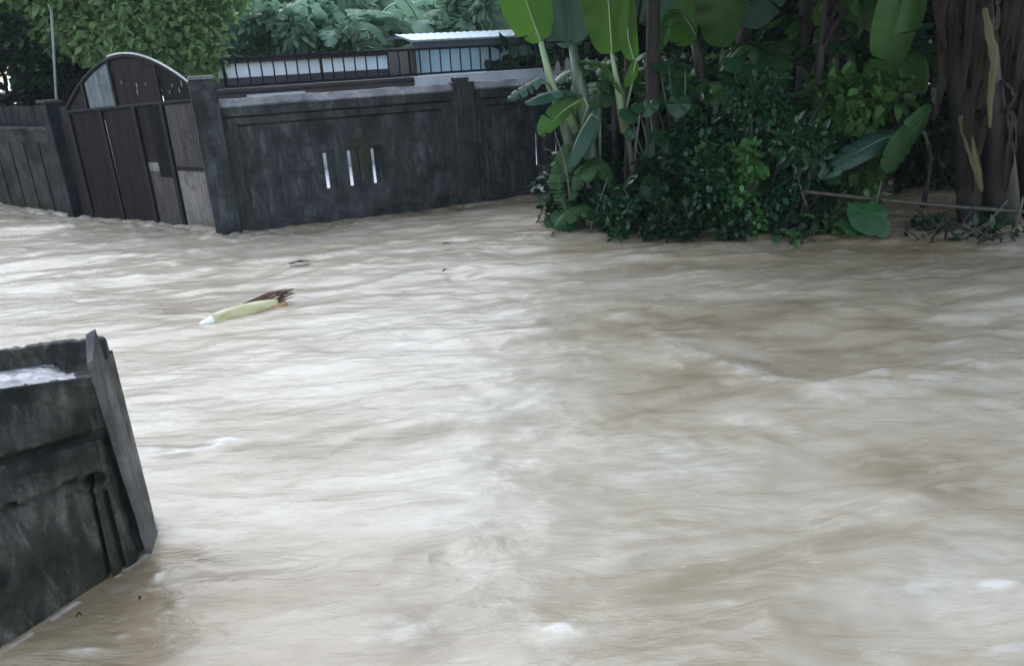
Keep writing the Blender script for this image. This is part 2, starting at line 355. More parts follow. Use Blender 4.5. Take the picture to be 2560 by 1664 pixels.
# fill the two flanks and the water behind the camera
ext = np.array([(700, 600, 0), (-700, 600, 0), (700, 1.15, 0), (-700, 1.15, 0), (700, -300, 0), (-700, -300, 0)], float)
V = np.concatenate([V, ext]); e0 = nb
faces = [tuple(f) for f in Fq.tolist()]
me = bpy.data.meshes.new('water')
cR0, cR1, cL0, cL1 = int(edgeR[0]), int(edgeR[-1]), int(edgeL[0]), int(edgeL[-1])
# (the fan already spans +-3600 m at 600 m; flanks start at its first row)
faces += [(e0 + 5, e0 + 4, e0 + 2, cR0, cL0, e0 + 3)]
me.from_pydata(V.tolist(), [], faces)
me.polygons.foreach_set('use_smooth', [True] * len(faces))
at_ = me.attributes.new('foam', 'FLOAT', 'POINT'); at_.data.foreach_set('value', np.concatenate([foam.ravel(), np.zeros(6)]).astype(np.float32))
a2_ = me.attributes.new('sky_reflect', 'FLOAT', 'POINT'); a2_.data.foreach_set('value', np.concatenate([sky_refl.ravel(), np.full(6, .5)]).astype(np.float32))
me.materials.append(M_WATER); me.update()
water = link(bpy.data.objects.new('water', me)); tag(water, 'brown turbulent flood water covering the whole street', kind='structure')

# ------------------------------------------------------------------ relief wall builder
def relief(us, zs, depth, thick, frame, name, mats, parent, matfn=None, bevel=.006):
    """cells (u,z) with front offset depth(i,j) (None = hole right through); one closed mesh"""
    O, dx, dn = frame; mb = MB(); nu, nz = len(us) - 1, len(zs) - 1
    P = lambda u, d, z: O + dx * u + dn * d + Vector((0, 0, z))
    D = [[depth((us[i] + us[i + 1]) / 2, (zs[j] + zs[j + 1]) / 2) for j in range(nz)] for i in range(nu)]
    for i in range(nu):
        for j in range(nz):
            d = D[i][j]
            if d is None: continue
            a, b, c, e = us[i], us[i + 1], zs[j], zs[j + 1]; mi = matfn((a + b) / 2, (c + e) / 2) if matfn else 0
            mb.add([P(a, d, c), P(b, d, c), P(b, d, e), P(a, d, e)], [(0, 1, 2, 3)], mi)
            mb.add([P(a, -thick, c), P(b, -thick, c), P(b, -thick, e), P(a, -thick, e)], [(3, 2, 1, 0)], mi)
            for (ni, nj, q0, q1) in ((i - 1, j, (a, c), (a, e)), (i + 1, j, (b, e), (b, c)), (i, j - 1, (b, c), (a, c)), (i, j + 1, (a, e), (b, e))):
                nd = D[ni][nj] if 0 <= ni < nu and 0 <= nj < nz else None
                lo = -thick if nd is None else nd
                if lo < d:
                    mb.add([P(q0[0], d, q0[1]), P(q1[0], d, q1[1]), P(q1[0], lo, q1[1]), P(q0[0], lo, q0[1])], [(0, 3, 2, 1) if True else (0, 1, 2, 3)], mi)
    return mb.build(name, mats, parent)

# ------------------------------------------------------------------ far fence wall
A = Vector((-3.57, 10.14, 0)); B = Vector((.93, 11.91, 0)); dx = (B - A).normalized(); dn = Vector((dx.y, -dx.x, 0))
fw = empty('concrete_fence_wall', A); tag(fw, 'dark stained concrete fence wall with recessed panels and narrow slots, standing in flood water behind the banana plants', 'wall')
def L(v): return v - A
FR = (Vector((0, 0, 0)), dx, dn)
P1 = 3.12; P2 = 3.44; END = 6.9
def bay(u0, u1, slots, first=False):
    us = sorted(set([u0, u0 + (.06 if not first else .03), u0 + .17, u1 - .17, u1 - .05, u1] + [x for s in slots for x in (s, s + .06, s + .155)]))
    zs = [-.6, .05, .085, .43, .92, .96, 1.352, 1.38, 1.462, 1.49, 1.6]
    def dep(u, z):
        if any(s < u < s + .06 for s in slots) and .43 < z < .92: return None
        if any(s + .06 < u < s + .155 for s in slots) and .43 < z < .96: return -.075
        if z < .05: return .0
        if z < .085: return .025
        if z > 1.49: return .06
        if z > 1.462 and u0 + .06 < u < u1 - .05: return -.06  # groove cut in to draw a dark shadow line under the ledge
        if u < us[1] or u > u1 - .05: return .06
        if z > 1.38 or u < u0 + .17 or u > u1 - .17: return .02
        if z > 1.352: return -.07  # likewise a groove for the panel frame's shadow line
        return -.02
    return relief(us, zs, dep, .13, FR, 'wall_panel', [M_WALL], fw)
bay(.02, P1, [1.225, 1.555, 1.885], True); bay(P2, END, [P2 + .95, P2 + 1.28, P2 + 1.61, P2 + 2.9])
def coping(u0, u1):
    mb = MB(); prof = [(-.16, 1.6), (.08, 1.6), (.08, 1.62), (-.05, 1.70), (-.16, 1.70)]
    n = 24; vs = []
    for k in range(n + 1):
        u = u0 + (u1 - u0) * k / n; j = random.uniform(-.006, .006)
        for d, z in prof: vs.append(dx * u + dn * (d + random.uniform(-.004, .004)) + Vector((0, 0, z + (j if z > 1.61 else 0))))
    fs = []
    for k in range(n):
        for a in range(5): b = (a + 1) % 5; fs.append((k * 5 + a, (k + 1) * 5 + a, (k + 1) * 5 + b, k * 5 + b))
    fs += [(4, 3, 2, 1, 0), tuple(n * 5 + a for a in range(5))]
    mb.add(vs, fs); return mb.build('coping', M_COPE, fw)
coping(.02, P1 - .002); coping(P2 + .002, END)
def rotz(d): return Matrix((d, Vector((-d.y, d.x, 0)), Vector((0, 0, 1)))).transposed()
mb = MB(); mb.box(dx * ((P1 + P2) / 2) + dn * -.04 + Vector((0, 0, .56)), (P2 - P1, .25, 2.32), rotz(dx)); o = mb.build('pillar', M_WALL, fw, bevel=.015)
mb = MB(); mb.box(dx * ((P1 + P2) / 2 - .02) + dn * -.02 + Vector((0, 0, 1.75)), (.2, .2, .055), rotz(dx)); mb.tube([dx * (P1 + .03) + Vector((0, 0, 1.7)), dx * (P1 + .02) + Vector((0, 0, 1.79))], [.03, .008], 6); mb.build('pillar_cap', M_WALL, fw, bevel=.01)
# gate post
gp = empty('gate_post', A + dx * -.14); tag(gp, 'square grey concrete post between the rusty gate and the fence wall', 'post')
mb = MB(); R_ = rotz((dx + Vector((.0, .0, 0))).normalized())
nseg = 10; vs = []; fs = []
for k in range(nseg + 1):
    z = -.6 + 2.55 * k / nseg
    for sx, sy in ((-.16, -.15), (.16, -.15), (.16, .15), (-.16, .15)): vs.append(R_ @ Vector((sx + random.uniform(-.004, .004), sy + random.uniform(-.004, .004), z)))
for k in range(nseg):
    for a in range(4): b = (a + 1) % 4; fs.append((k * 4 + a, k * 4 + b, (k + 1) * 4 + b, (k + 1) * 4 + a))
fs.append(tuple(nseg * 4 + a for a in range(4))); mb.add(vs, fs); mb.build('shaft', M_POST, gp, bevel=.018)
mb = MB(); mb.box((0, 0, 1.975), (.335, .315, .045), R_, taper=.9); mb.build('cap', M_COPE, gp, bevel=.01)

# ------------------------------------------------------------------ arched sheet metal gate
G0 = Vector((-3.90, 10.47, 0)); G1 = Vector((-6.75, 12.2, 0)); gx = (G1 - G0).normalized(); gn = Vector((-gx.y, gx.x, 0))
GL = (G1 - G0).length
if gn.y > 0: gn = -gn
gt = empty('arched_metal_gate', G0); tag(gt, 'rusty double sheet metal gate with an arched top, half sunk left of the grey post', 'gate')
def gz(s): return 1.70 - .045 * s          # mid rail height
def az(s):                                  # arch height
    t = s / 3.05; return 1.73 - .24 * t * t + .62 * math.sin(math.pi * min(1, max(0, t * .94 + .02))) ** .85
def GP(s, d, z): return gx * s + gn * d + Vector((0, 0, z))
mb = MB(); mb.tube([GP(s, .0, gz(s)) for s in np.linspace(0, 3.1, 8)], .032, 6); mb.build('mid_rail', M_DARKMET, gt)
mb = MB(); mb.tube([GP(s, .0, az(s)) for s in np.linspace(0, 3.05, 34)], .03, 8); mb.build('arch_frame', M_DARKMET, gt, True)
mb = MB(); mb.tube([GP(s, .02, az(s) + .036) for s in np.linspace(.0, 1.75, 22)], .012, 6, squash=1.2); mb.build('arch_glint', M_WETGLINT, gt, True)  # glint of sky on the wet arch, painted as a pale strip
for s, w_ in ((.03, .05), (.80, .07), (1.42, .075), (2.2, .05), (3.02, .09)):
    mb = MB(); mb.box(GP(s, .012, (gz(s) - .5) / 2), (w_, .04, gz(s) + .5), rotz(gx)); mb.build('upright', M_DARKMET, gt)
for s in (.78, 1.78, 2.5):
    mb = MB(); z0, z1 = gz(s), az(s); mb.box(GP(s, .01, (z0 + z1) / 2), (.045, .03, z1 - z0), rotz(gx)); mb.build('upright', M_DARKMET, gt)
def sheet(s0, s1, zlo, zhi, m, name='panel', n=None, amp=.008, d0=-.012, cut=None, label=None):
    n = n or max(6, int((s1 - s0) / .009)); mb = MB(); nz = 5; vs = []; uvs = []
    for i in range(n + 1):
        s = s0 + (s1 - s0) * i / n; d = d0 + amp * math.sin(i * math.pi / 2 * 1.0) + random.uniform(-.001, .001)
        a, b = (zlo(s) if callable(zlo) else zlo), (zhi(s) if callable(zhi) else zhi)
        if cut: a += random.uniform(-cut, cut)
        for j in range(nz): vs.append(GP(s, d, a + (b - a) * j / (nz - 1)))
    back = [v - gn * .003 for v in vs]
    fs = [(i * nz + j, (i + 1) * nz + j, (i + 1) * nz + j + 1, i * nz + j + 1) for i in range(n) for j in range(nz - 1)]
    N = len(vs); fs += [tuple(N + q for q in f[::-1]) for f in fs]
    mb.add(vs + back, fs); o = mb.build(name, m, gt)
    if label: o['label'] = label
    return o
top = lambda s: gz(s) - .02
sheet(.05, .77, -.5, lambda s: .78, M_GALVL, label='pale galvanised lower panel with vertical streaks')
sheet(.05, .77, lambda s: .8, top, M_GALV, label='grey upper panel')
sheet(.83, 1.13, lambda s: .66, top, M_DARKMET, d0=.0, label='black upper panel')
sheet(.83, 1.39, -.5, lambda s: .76, M_GALV, amp=.004)
sheet(1.13, 1.39, lambda s: .78, top, M_RUST, amp=.004)
sheet(1.13, 1.39, lambda s: .74, lambda s: .86, M_GALVL, amp=.002, d0=-.006, name='patch')
sheet(1.46, 2.18, -.5, top, M_RUST, amp=.005); sheet(2.22, 2.98, -.5, top, M_RUST, amp=.006); sheet(3.05, 3.3, -.5, lambda s: 1.4, M_RUST, amp=.004)
mb = MB(); mb.box(GP(.40, .006, .79), (.74, .03, .05), rotz(gx)); mb.build('cross_rail', M_DARKMET, gt)
atop = lambda s: az(s) - .02
sheet(.06, .76, lambda s: gz(s) + .02, atop, M_DARKMET, amp=.004, d0=-.02); sheet(.80, 1.76, lambda s: gz(s) + .02, atop, M_RUST, amp=.004)
sheet(1.80, 2.48, lambda s: gz(s) + .02, atop, M_BLUEGREY, amp=.006, label='blue grey panel in the arch'); sheet(2.52, 3.0, lambda s: gz(s) + .02, atop, M_RUST, amp=.004)
for k in range(9):   # paint flaked to bright metal
    s = random.choice([.2, .35, .45, .55, .95, 1.02, 1.3, 1.62]) + random.uniform(-.05, .05); z = gz(s) + random.uniform(.08, .3)
    if z > az(s) - .1: continue
    mb = MB(); hgt = random.uniform(.04, .11); mb.add([GP(s - .01, .002, z), GP(s + .008, .002, z + .01), GP(s + .012, .002, z + hgt), GP(s - .006, .002, z + hgt * .8)], [(0, 1, 2, 3)])
    mb.add([GP(s - .01, .0, z), GP(s + .008, .0, z + .01), GP(s + .012, .0, z + hgt), GP(s - .006, .0, z + hgt * .8)], [(3, 2, 1, 0)]); mb.build('flaked_patch', M_GALVL, gt)

# ------------------------------------------------------------------ left fence wall, its end pillar and pole
LA = Vector((-6.95, 12.3, 0)); LB = Vector((-13.2, 16.7, 0)); lx = (LB - LA).normalized(); ln = Vector((-lx.y, lx.x, 0))
if ln.y > 0: ln = -ln
lw = empty('concrete_fence_wall', LA); tag(lw, 'low dark concrete fence wall left of the rusty gate, with hedge behind it', 'wall')
us = [0.0, .12]; u = .12
while u < 7.2: us += [u + .42, u + .5]; u += .5
zs = [-.6, .0, 1.1, 1.28]
relief(us, zs, lambda u, z: .008 if (z > 1.1 or (u - .12) % .5 > .42) else -.004, .13, (Vector((0, 0, 0)), lx, ln), 'wall_panel', [M_FARWALL], lw)
mb = MB(); mb.box(lx * 3.7 + Vector((0, 0, 1.305)) + ln * -.06, (7.4, .22, .05), rotz(lx)); mb.build('coping', M_FARWALL, lw, bevel=.01)
df = empty('board_fence', LA - ln * .55); tag(df, 'dark board fence standing behind the low concrete wall at the left edge', 'fence')
for k in range(26):
    mb = MB(); mb.box(lx * (.1 + k * .27) + Vector((0, 0, .75)), (.25, .03, 1.75 + random.uniform(-.03, .03)), rotz(lx)); mb.build('board', M_FARWALL, df)
mb = MB(); mb.box(lx * 3.6 - ln * .03 + Vector((0, 0, 1.4)), (7.2, .04, .08), rotz(lx)); mb.build('rail', M_FARWALL, df)
lp = empty('gate_pillar', LA - lx * .12); tag(lp, 'dark concrete pillar at the left end of the rusty gate', 'post')
mb = MB(); mb.box((0, 0, .55), (.2, .2, 2.3), rotz(lx)); mb.build('shaft', M_FARWALL, lp, bevel=.02)
mb = MB(); mb.box((0, 0, 1.725), (.26, .26, .05), rotz(lx)); mb.build('cap', M_POST, lp, bevel=.01)
pp0 = atY(141, 250, 13.2); pp1 = atY(128, 25, 13.2)
po = empty('utility_pole', (pp0.x, 13.2, 0)); tag(po, 'thin pale pole rising behind the left fence wall', 'pole')
q0 = Vector((0, 0, 0)); tp = Vector((pp1.x - pp0.x, 0, pp1.z))
mb = MB(); mb.tube([q0 + Vector((0, 0, -.5)), q0 + Vector((0, 0, pp0.z)), tp], .019, 8); mb.build('shaft', M_PIPE, po, True)
mb = MB(); mb.tube([tp, tp + Vector((-.03, 0, .08))], [.019, .008], 6); mb.build('tip', M_PIPE, po, True)
mb = MB(); mb.box((0, 0, pp0.z - .08), (.16, .16, .12), mi=0); mb.build('base_block', M_FARWALL, po, bevel=.01)

# ------------------------------------------------------------------ near wall (broken, twisted back at its left)
CT0 = at(237, 945, .90); CT1 = at(0, 978, .90); CB0 = at(374, 1379, 0); CB1 = at(0, 1641, 0)
nw = empty('broken_fence_wall', (CB0.x, CB0.y, 0)); tag(nw, 'near black mossy concrete wall end leaning in the water at the lower left, flood foam on its top', 'wall')
NO = Vector((CB0.x, CB0.y, 0))
td = (CT1 - CT0); bd = (CB1 - CB0)
def NP(u, v, off=0.0):      # u 0 at right end ->1 left frame edge, v 0 waterline -> 1 top
    t = CT0 + td * u; b = CB0 + bd * u
    p = b + (t - b) * v
    n = Vector((.24, -.97, 0)).lerp(Vector((.7, -.72, 0)), max(0, u) * (1 - v)).normalized()
    return p + n * off - NO
mb = MB(); nu_, nv_ = 230, 110; U_ = np.linspace(0, 2.4, nu_); V_ = np.linspace(-.55, 1, nv_)
vs = []
for i, u in enumerate(U_):
    for j, v in enumerate(V_):
        # raised frame, band, recessed panel
        off = 0.0; uu = u + .0
        wob = float(fbm(u * 9, v * 9, 3, 3)) - .5; wu = uu + wob * .012; wv = v + wob * .008
        if wv < .735:
            off = -.035
            if wu > .10:
                off = -.012
                if wv < .53 and wu > .30: off = -.035
                if (.53 > wv > .505 and wu > .29) or (wv < .53 and .29 < wu < .315): off = -.075
        if .735 > wv > .69: off = -.085 if wu > .0 else -.035
        if .015 < wu < .105 and wv < .725: off = -.075
        if .185 < wu < .225 and wv < .42: off = -.05
        # round drain hole
        r = math.hypot((uu - .26) * .34, (v - .50) * .9)
        if r < .034: off -= .06 * (1 - (r / .034) ** 4)
        if .034 <= r < .052: off += .012
        off += wob * .007 + (float(fbm(u * 40, v * 45, 2, 8)) - .5) * .008
        vs.append(NP(u, v, off))
fs = [(i * nv_ + j, i * nv_ + j + 1, (i + 1) * nv_ + j + 1, (i + 1) * nv_ + j) for i in range(nu_ - 1) for j in range(nv_ - 1)]
mb.add(vs, fs)
topz = .90; dpt = Vector((-.24, .97, 0))
# body behind the face
bk = [NP(0, 1, 0), NP(2.4, 1, 0), NP(2.4, 1, 0) + dpt * .34, NP(0, 1, 0) + dpt * .34]
bk2 = [Vector((p.x, p.y, -.5)) for p in bk]; bk2[1] = NP(2.4, -.55, 0); bk2[0] = NP(0, -.55, 0)
mb.add(bk + bk2, [(1, 2, 6, 5), (2, 3, 7, 6), (3, 0, 4, 7)])
mb.build('wall_body', M_NEAR, nw, True)
# top: floor of the gutter, front edge, raised rear lip that turns the corner
mb = MB(); n = 90; vs = []
fr = lambda u, d, z: NP(u, 1, 0) + dpt * d + Vector((0, 0, z))
cs = [(-.004, -.03), (-.002, .004), (.03, .006), (.05, -.012), (.2, -.014), (.235, -.006), (.25, .055), (.262, .085), (.30, .088), (.315, .07), (.32, -.03)]
for k in range(n + 1):
    u = 0.015 + 2.38 * k / n
    for i, (d, z) in enumerate(cs):
        zz = z + (float(fbm(u * 14, i * 1.7, 3, 5)) - .5) * (.022 if z > .03 else .008)
        if z > .03 and u < .1: zz -= (.1 - u) ** 2 * 2
        vs.append(fr(u, d + (float(fbm(u * 11, i, 2, 15)) - .5) * .012, zz))
m_c = len(cs)
fs = [(k * m_c + i, (k + 1) * m_c + i, (k + 1) * m_c + i + 1, k * m_c + i + 1) for k in range(n) for i in range(m_c - 1)]
fs += [tuple(range(m_c))]
mb.add(vs, fs); mb.build('coping', M_NEAR, nw, True)
# film of foamy water in the gutter
m_, n_, l_, b_ = mat('gutter_water'); vv = mapping(n_, l_, (6, 14, 6)); a_ = noise_node(n_, l_, 1.3, 6, .6, vv, .8)
l_.new(ramp(n_, l_, a_.outputs[0], [(.35, (.04, .04, .045)), (.52, (.22, .22, .24)), (.72, (.5, .5, .54))]), b_.inputs['Base Color']); b_.inputs['Roughness'].default_value = .2
bump(n_, l_, a_.outputs[0], .5, .02, b_); M_GUT = m_
mb = MB(); vs = []; nn = 80
for k in range(nn + 1):
    u = .2 + 2.17 * k / nn; wdt = min(1, max(0.02, (u - .19) / .45 + (float(fbm(u * 12, 3.3, 3, 77)) - .5) * .5))
    for i, d in enumerate(np.linspace(.018, .024 + .225 * wdt, 12)):
        vs.append(fr(u, d, .006 + .018 * math.sin(math.pi * i / 11) * (.4 + float(fbm(u * 9, i * .4, 2, 71))) * wdt))
fs = [(k * 12 + i, (k + 1) * 12 + i, (k + 1) * 12 + i + 1, k * 12 + i + 1) for k in range(nn) for i in range(11)]
mb.add(vs, fs); mb.build('gutter_water', M_GUT, nw, True)
# end slab: narrow end face, its light painted in paler concrete, with a pointed rear top corner
e1 = CB0 - NO; et = CT0 - NO; en = Vector((.97, .24, 0))
bb = at(387, 1317, 0.02); 
mb = MB(); K = 24; vs = []
tipp = et + dpt * .13 + Vector((0, 0, .175)); frt = et + dpt * -.012 + Vector((0, 0, .085))
dbl = e1 + (Vector((bb.x, bb.y, 0)) - NO - e1); low = Vector((0, 0, -.5))
for k in range(K + 1):
    t = k / K
    pf = frt.lerp(e1 + Vector((.0, -.0, 0)) + dpt * -.012, t); pb = tipp.lerp(e1 + dpt * .16, t)
    j = (float(fbm(t * 9, 2.2, 3, 12)) - .5) * .03
    vs += [pf + en * -.012 + dpt * j + Vector((0, 0, -.015 * (1 - t) ** 3)), pf + en * (.012 + j * .2) + dpt * j, pb + en * (.012 + j * .15) + Vector((0, 0, .0)), pb + en * -.03 + Vector((0, 0, -.02 * (1 - t) ** 3))]
vs += [v + low for v in vs[-4:]]
fs = [(k * 4 + a, (k + 1) * 4 + a, (k + 1) * 4 + (a + 1) % 4, k * 4 + (a + 1) % 4) for k in range(K + 1) for a in range(4)]
fs += [(3, 2, 1, 0)]
mb.add(vs, fs); mb.build('end_slab', M_NSIDE, nw)

# ------------------------------------------------------------------ railing wall and houses behind
RD = Vector((math.cos(RAD(25)), math.sin(RAD(25)), 0)); RN = Vector((RD.y, -RD.x, 0))
def onplane(x, y, P0, d):
    n = Vector((d.y, -d.x, 0)); r = ray(x, y); c = Vector((0, 0, H)); t = (P0 - c).dot(n) / r.dot(n); return c + r * t
RP = Vector((-1.5, 13.6, 0))
ra, rb = onplane(550, 146, RP, RD), onplane(1560, 100, RP, RD); rc = onplane(1405, 164, RP, RD)
zt = (ra.z + rb.z) / 2; zb = rc.z
s0, s1 = (ra - RP).dot(RD), (rb - RP).dot(RD)
print('railing', ra, rb, zt, zb, s0, s1)
lowA = onplane(1035, 190, RP, RD); sm = (lowA - RP).dot(RD)
bw = empty('boundary_wall', RP); tag(bw, 'low boundary wall carrying the black railing behind the concrete fence wall', 'wall')
mb = MB(); mb.box(RD * ((s0 - .3 + sm) / 2) + RN * -.1 + Vector((0, 0, (zb + 1.0) / 2 - .03)), (sm - s0 + .3, .18, zb - 1.0), rotz(RD)); o = mb.build('brown_wall_section', M_BROWNWALL, bw); o['label'] = 'dark brown left section'
mb = MB(); mb.box(RD * ((s0 - .3 + s1) / 2) + RN * -.12 + Vector((0, 0, .2)), (s1 - s0 + .3, .13, 1.53), rotz(RD)); o = mb.build('added_slot_backing', M_SLOTWHITE, bw); o['label'] = 'added white backing that brightens the slots'  # added white face in place of bright water behind the slots
mb = MB(); mb.box(RD * ((s1 + sm) / 2 + .003) + RN * -.1 + Vector((0, 0, (zb + 1.0) / 2 - .03)), (s1 - sm, .2, zb - 1.0), rotz(RD)); o = mb.build('grey_wall_section', M_GREYBAND, bw); o['label'] = 'pale grey right section'
mb = MB(); mb.box(RD * ((s0 - .3 + sm) / 2) + RN * -.02 + Vector((0, 0, zb - .09)), (sm - s0 + .3, .06, .03), rotz(RD)); mb.build('ledge', M_ROOFDARK, bw)
mb = MB(); c_ = RD * (s0 + .75) + RN * .002 + Vector((0, 0, zb - .22)); mb.box(c_, (.9, .02, .18), rotz(RD)); mb.build('patch', M_GREYBAND, bw)
tr_ = RD * .0
mb = MB(); g_ = [(-2.95, 10.62, 0), (.9, 12.13, 0), (2.1, 15.15, 0), (-4.9, 11.9, 0)]
mb.add([Vector((x, y, .40)) for x, y, _ in g_] + [Vector((x, y, -.4)) for x, y, _ in g_], [(0, 1, 2, 3), (7, 6, 5, 4), (0, 4, 5, 1), (1, 5, 6, 2), (2, 6, 7, 3), (3, 7, 4, 0)])
o = mb.build('added_slot_slab', M_SLOTWHITE); tag(o, 'added white slab behind the fence wall, brightening its slots', kind='structure')  # made-up slab, catches sky light so the slots look bright
rl = empty('black_railing', RP + Vector((0, 0, zb))); tag(rl, 'long black steel railing on top of the low boundary wall', 'railing')
hr = zt - zb
mb = MB(); mb.tube([RD * s0 + Vector((0, 0, hr)), RD * s1 + Vector((0, 0, hr))], .022, 6); mb.build('top_rail', M_DARKMET, rl)
mb = MB(); mb.tube([RD * s0 + Vector((0, 0, .01)), RD * s1 + Vector((0, 0, .01))], .02, 6); mb.build('bottom_rail', M_DARKMET, rl)
k = s0 + .02; bar0 = None; nb_ = 0
while k < s1:
    mb = MB(); j = random.uniform(-.006, .006); mb.tube([RD * k + Vector((0, 0, .02)), RD * (k + j) + Vector((0, 0, hr * .5)), RD * k + Vector((0, 0, hr))], .0125 if nb_ % 8 else .024, 6); mb.build('bar', M_DARKMET, rl); k += .186; nb_ += 1

def frame_pts(P0, d): return lambda x, y: ((onplane(x, y, P0, d) - P0).dot(d), onplane(x, y, P0, d).z)
# house A: long low, dark corrugated eave, white wall with dark lower band
HP = Vector((-3.0, 17.5, 0)); hf = frame_pts(HP, RD)
ha = empty('white_house', HP); tag(ha, 'long low house with dark corrugated roof and white upper wall behind the railing', 'house')
aL, z1 = hf(520, 152); aR, z2 = hf(1035, 120); zw = hf(800, 176)[1]; ze = hf(800, 138)[1]
print('houseA', aL, aR, ze, zw)
mb = MB(); mb.box(RD * ((aL + aR) / 2) - RN * .1 + Vector((0, 0, (zw - .05 + ze - .05) / 2)), (aR - aL, .2, ze - zw - .0), rotz(RD)); mb.build('upper_wall', M_WHITE, ha)
mb = MB(); mb.box(RD * ((aL + aR) / 2) - RN * 1.48 + Vector((0, 0, (zw - .06) / 2 - .25)), (aR - aL, 3.05, zw + .44), rotz(RD)); mb.build('lower_wall', M_NAVY, ha)
mb = MB(); nn = 160; vs = []
for k in range(nn + 1):
    s = aL - .2 + (aR - aL + .3) * k / nn; dz = .022 * math.sin(k * math.pi / 2)
    vs += [RD * s + RN * .14 + Vector((0, 0, ze + dz)), RD * s - RN * 1.5 + Vector((0, 0, ze - .1 + dz)), RD * s - RN * 3.1 + Vector((0, 0, ze + dz - .3))]
fs = []
for k in range(nn): fs += [(k * 3, (k + 1) * 3, (k + 1) * 3 + 1, k * 3 + 1), (k * 3 + 1, (k + 1) * 3 + 1, (k + 1) * 3 + 2, k * 3 + 2)]
N = len(vs); vs2 = [v - Vector((0, 0, .03)) for v in vs]; mb.add(vs + vs2, fs + [tuple(N + q for q in f[::-1]) for f in fs]); mb.build('roof', M_ROOFDARK, ha)
mb = MB(); mb.box(RD * ((aL + aR) / 2) + RN * .11 + Vector((0, 0, ze - .05)), (aR - aL + .2, .03, .05), rotz(RD)); mb.build('fascia', M_ROOFDARK, ha)
for k in range(0):
    s = aL + .4 + k * (aR - aL - .8) / 5; mb = MB(); mb.box(RD * s + RN * .08 + Vector((0, 0, ze / 2 - .3)), (.07, .07, ze + .5), rotz(RD)); mb.build('veranda_post', M_BROWNWALL, ha)
# house B: pale blue with pitched zinc roof
HB = Vector((.4, 16.6, 0)); hb_f = frame_pts(HB, RD)
HB = HB + RD * .2
hb = empty('blue_house', HB); tag(hb, 'pale blue walled house with dark fascia and pale sheet roof behind the railing', 'house')
bL, zl = hb_f(1012, 185); bR, _ = hb_f(1480, 160); zf0 = hb_f(1150, 118)[1]; zf1 = hb_f(1150, 97)[1]; zr = hb_f(1150, 83)[1]
print('houseB', bL, bR, zf0, zf1, zr)
mb = MB(); mb.box(RD * ((bL + bR) / 2) - RN * .75 + Vector((0, 0, zf0 / 2 - .25)), (bR - bL, 1.2, zf0 + .5), rotz(RD)); mb.build('wall', M_BLUEWALL, hb)
mb = MB(); mb.box(RD * ((bL + bR) / 2) + RN * .2 + Vector((0, 0, (zf0 + zf1) / 2)), (bR - bL + .15, .05, zf1 - zf0), rotz(RD)); mb.build('fascia', M_FASCIA, hb)
mb = MB(); mb.box(RD * ((bL + bR) / 2) + RN * -.02 + Vector((0, 0, zf0 + .02)), (bR - bL + .1, .4, .03), rotz(RD)); mb.build('soffit', M_BLUEWALL, hb)
mb = MB(); bRr = bR - 1.3; vs = []
nn = 80
for k in range(nn + 1):
    s = bL - .1 + (bRr - bL) * k / nn; dz = .006 * math.sin(k * math.pi / 2)
    for d, z in ((.28, zf1 + .005), (-.7, zr + .04), (-1.5, zr + .0)): vs.append(RD * s + RN * d + Vector((0, 0, z + dz)))
fs = []
for k in range(nn): fs += [(k * 3, (k + 1) * 3, (k + 1) * 3 + 1, k * 3 + 1), (k * 3 + 1, (k + 1) * 3 + 1, (k + 1) * 3 + 2, k * 3 + 2)]
N = len(vs); mb.add(vs + [v - Vector((0, 0, .03)) for v in vs], fs + [tuple(N + q for q in f[::-1]) for f in fs] + [(0, N, N + 3 * nn, 3 * nn)]); mb.build('roof', M_ROOFPALE, hb)
# brown hip end post between the two houses
mb = MB(); mb.box(RD * (bL - .05) - RN * .6 + Vector((0, 0, zf0 / 2 - .1)), (.09, 1.55, zf0 + .3), rotz(RD)); mb.build('side_wall', M_BROWNWALL, hb)

# pale picket fence far right behind the trees
pf = empty('picket_fence', (4.5, 14.2, 0)); tag(pf, 'weathered pale picket fence glimpsed behind the dark shrubs', 'fence')
for k in range(44):
    mb = MB(); x = -3.6 + k * .17; hp = 2.05 + random.uniform(-.06, .03)
    mb.box((x, x * -.05, hp / 2 - .2), (.085, .02, hp), None); mb.add([(x - .042, x * -.05 - .01, hp - .2), (x + .042, x * -.05 - .01, hp - .2), (x, x * -.05, hp - .13)], [(0, 1, 2)]); mb.build('picket', M_PICKET, pf)
for z in (.5, 1.75):
    mb = MB(); mb.box((.05, .03, z), (7.5, .03, .07), Matrix.Rotation(-.05, 3, 'Z')); mb.build('rail', M_BROWNWALL, pf)

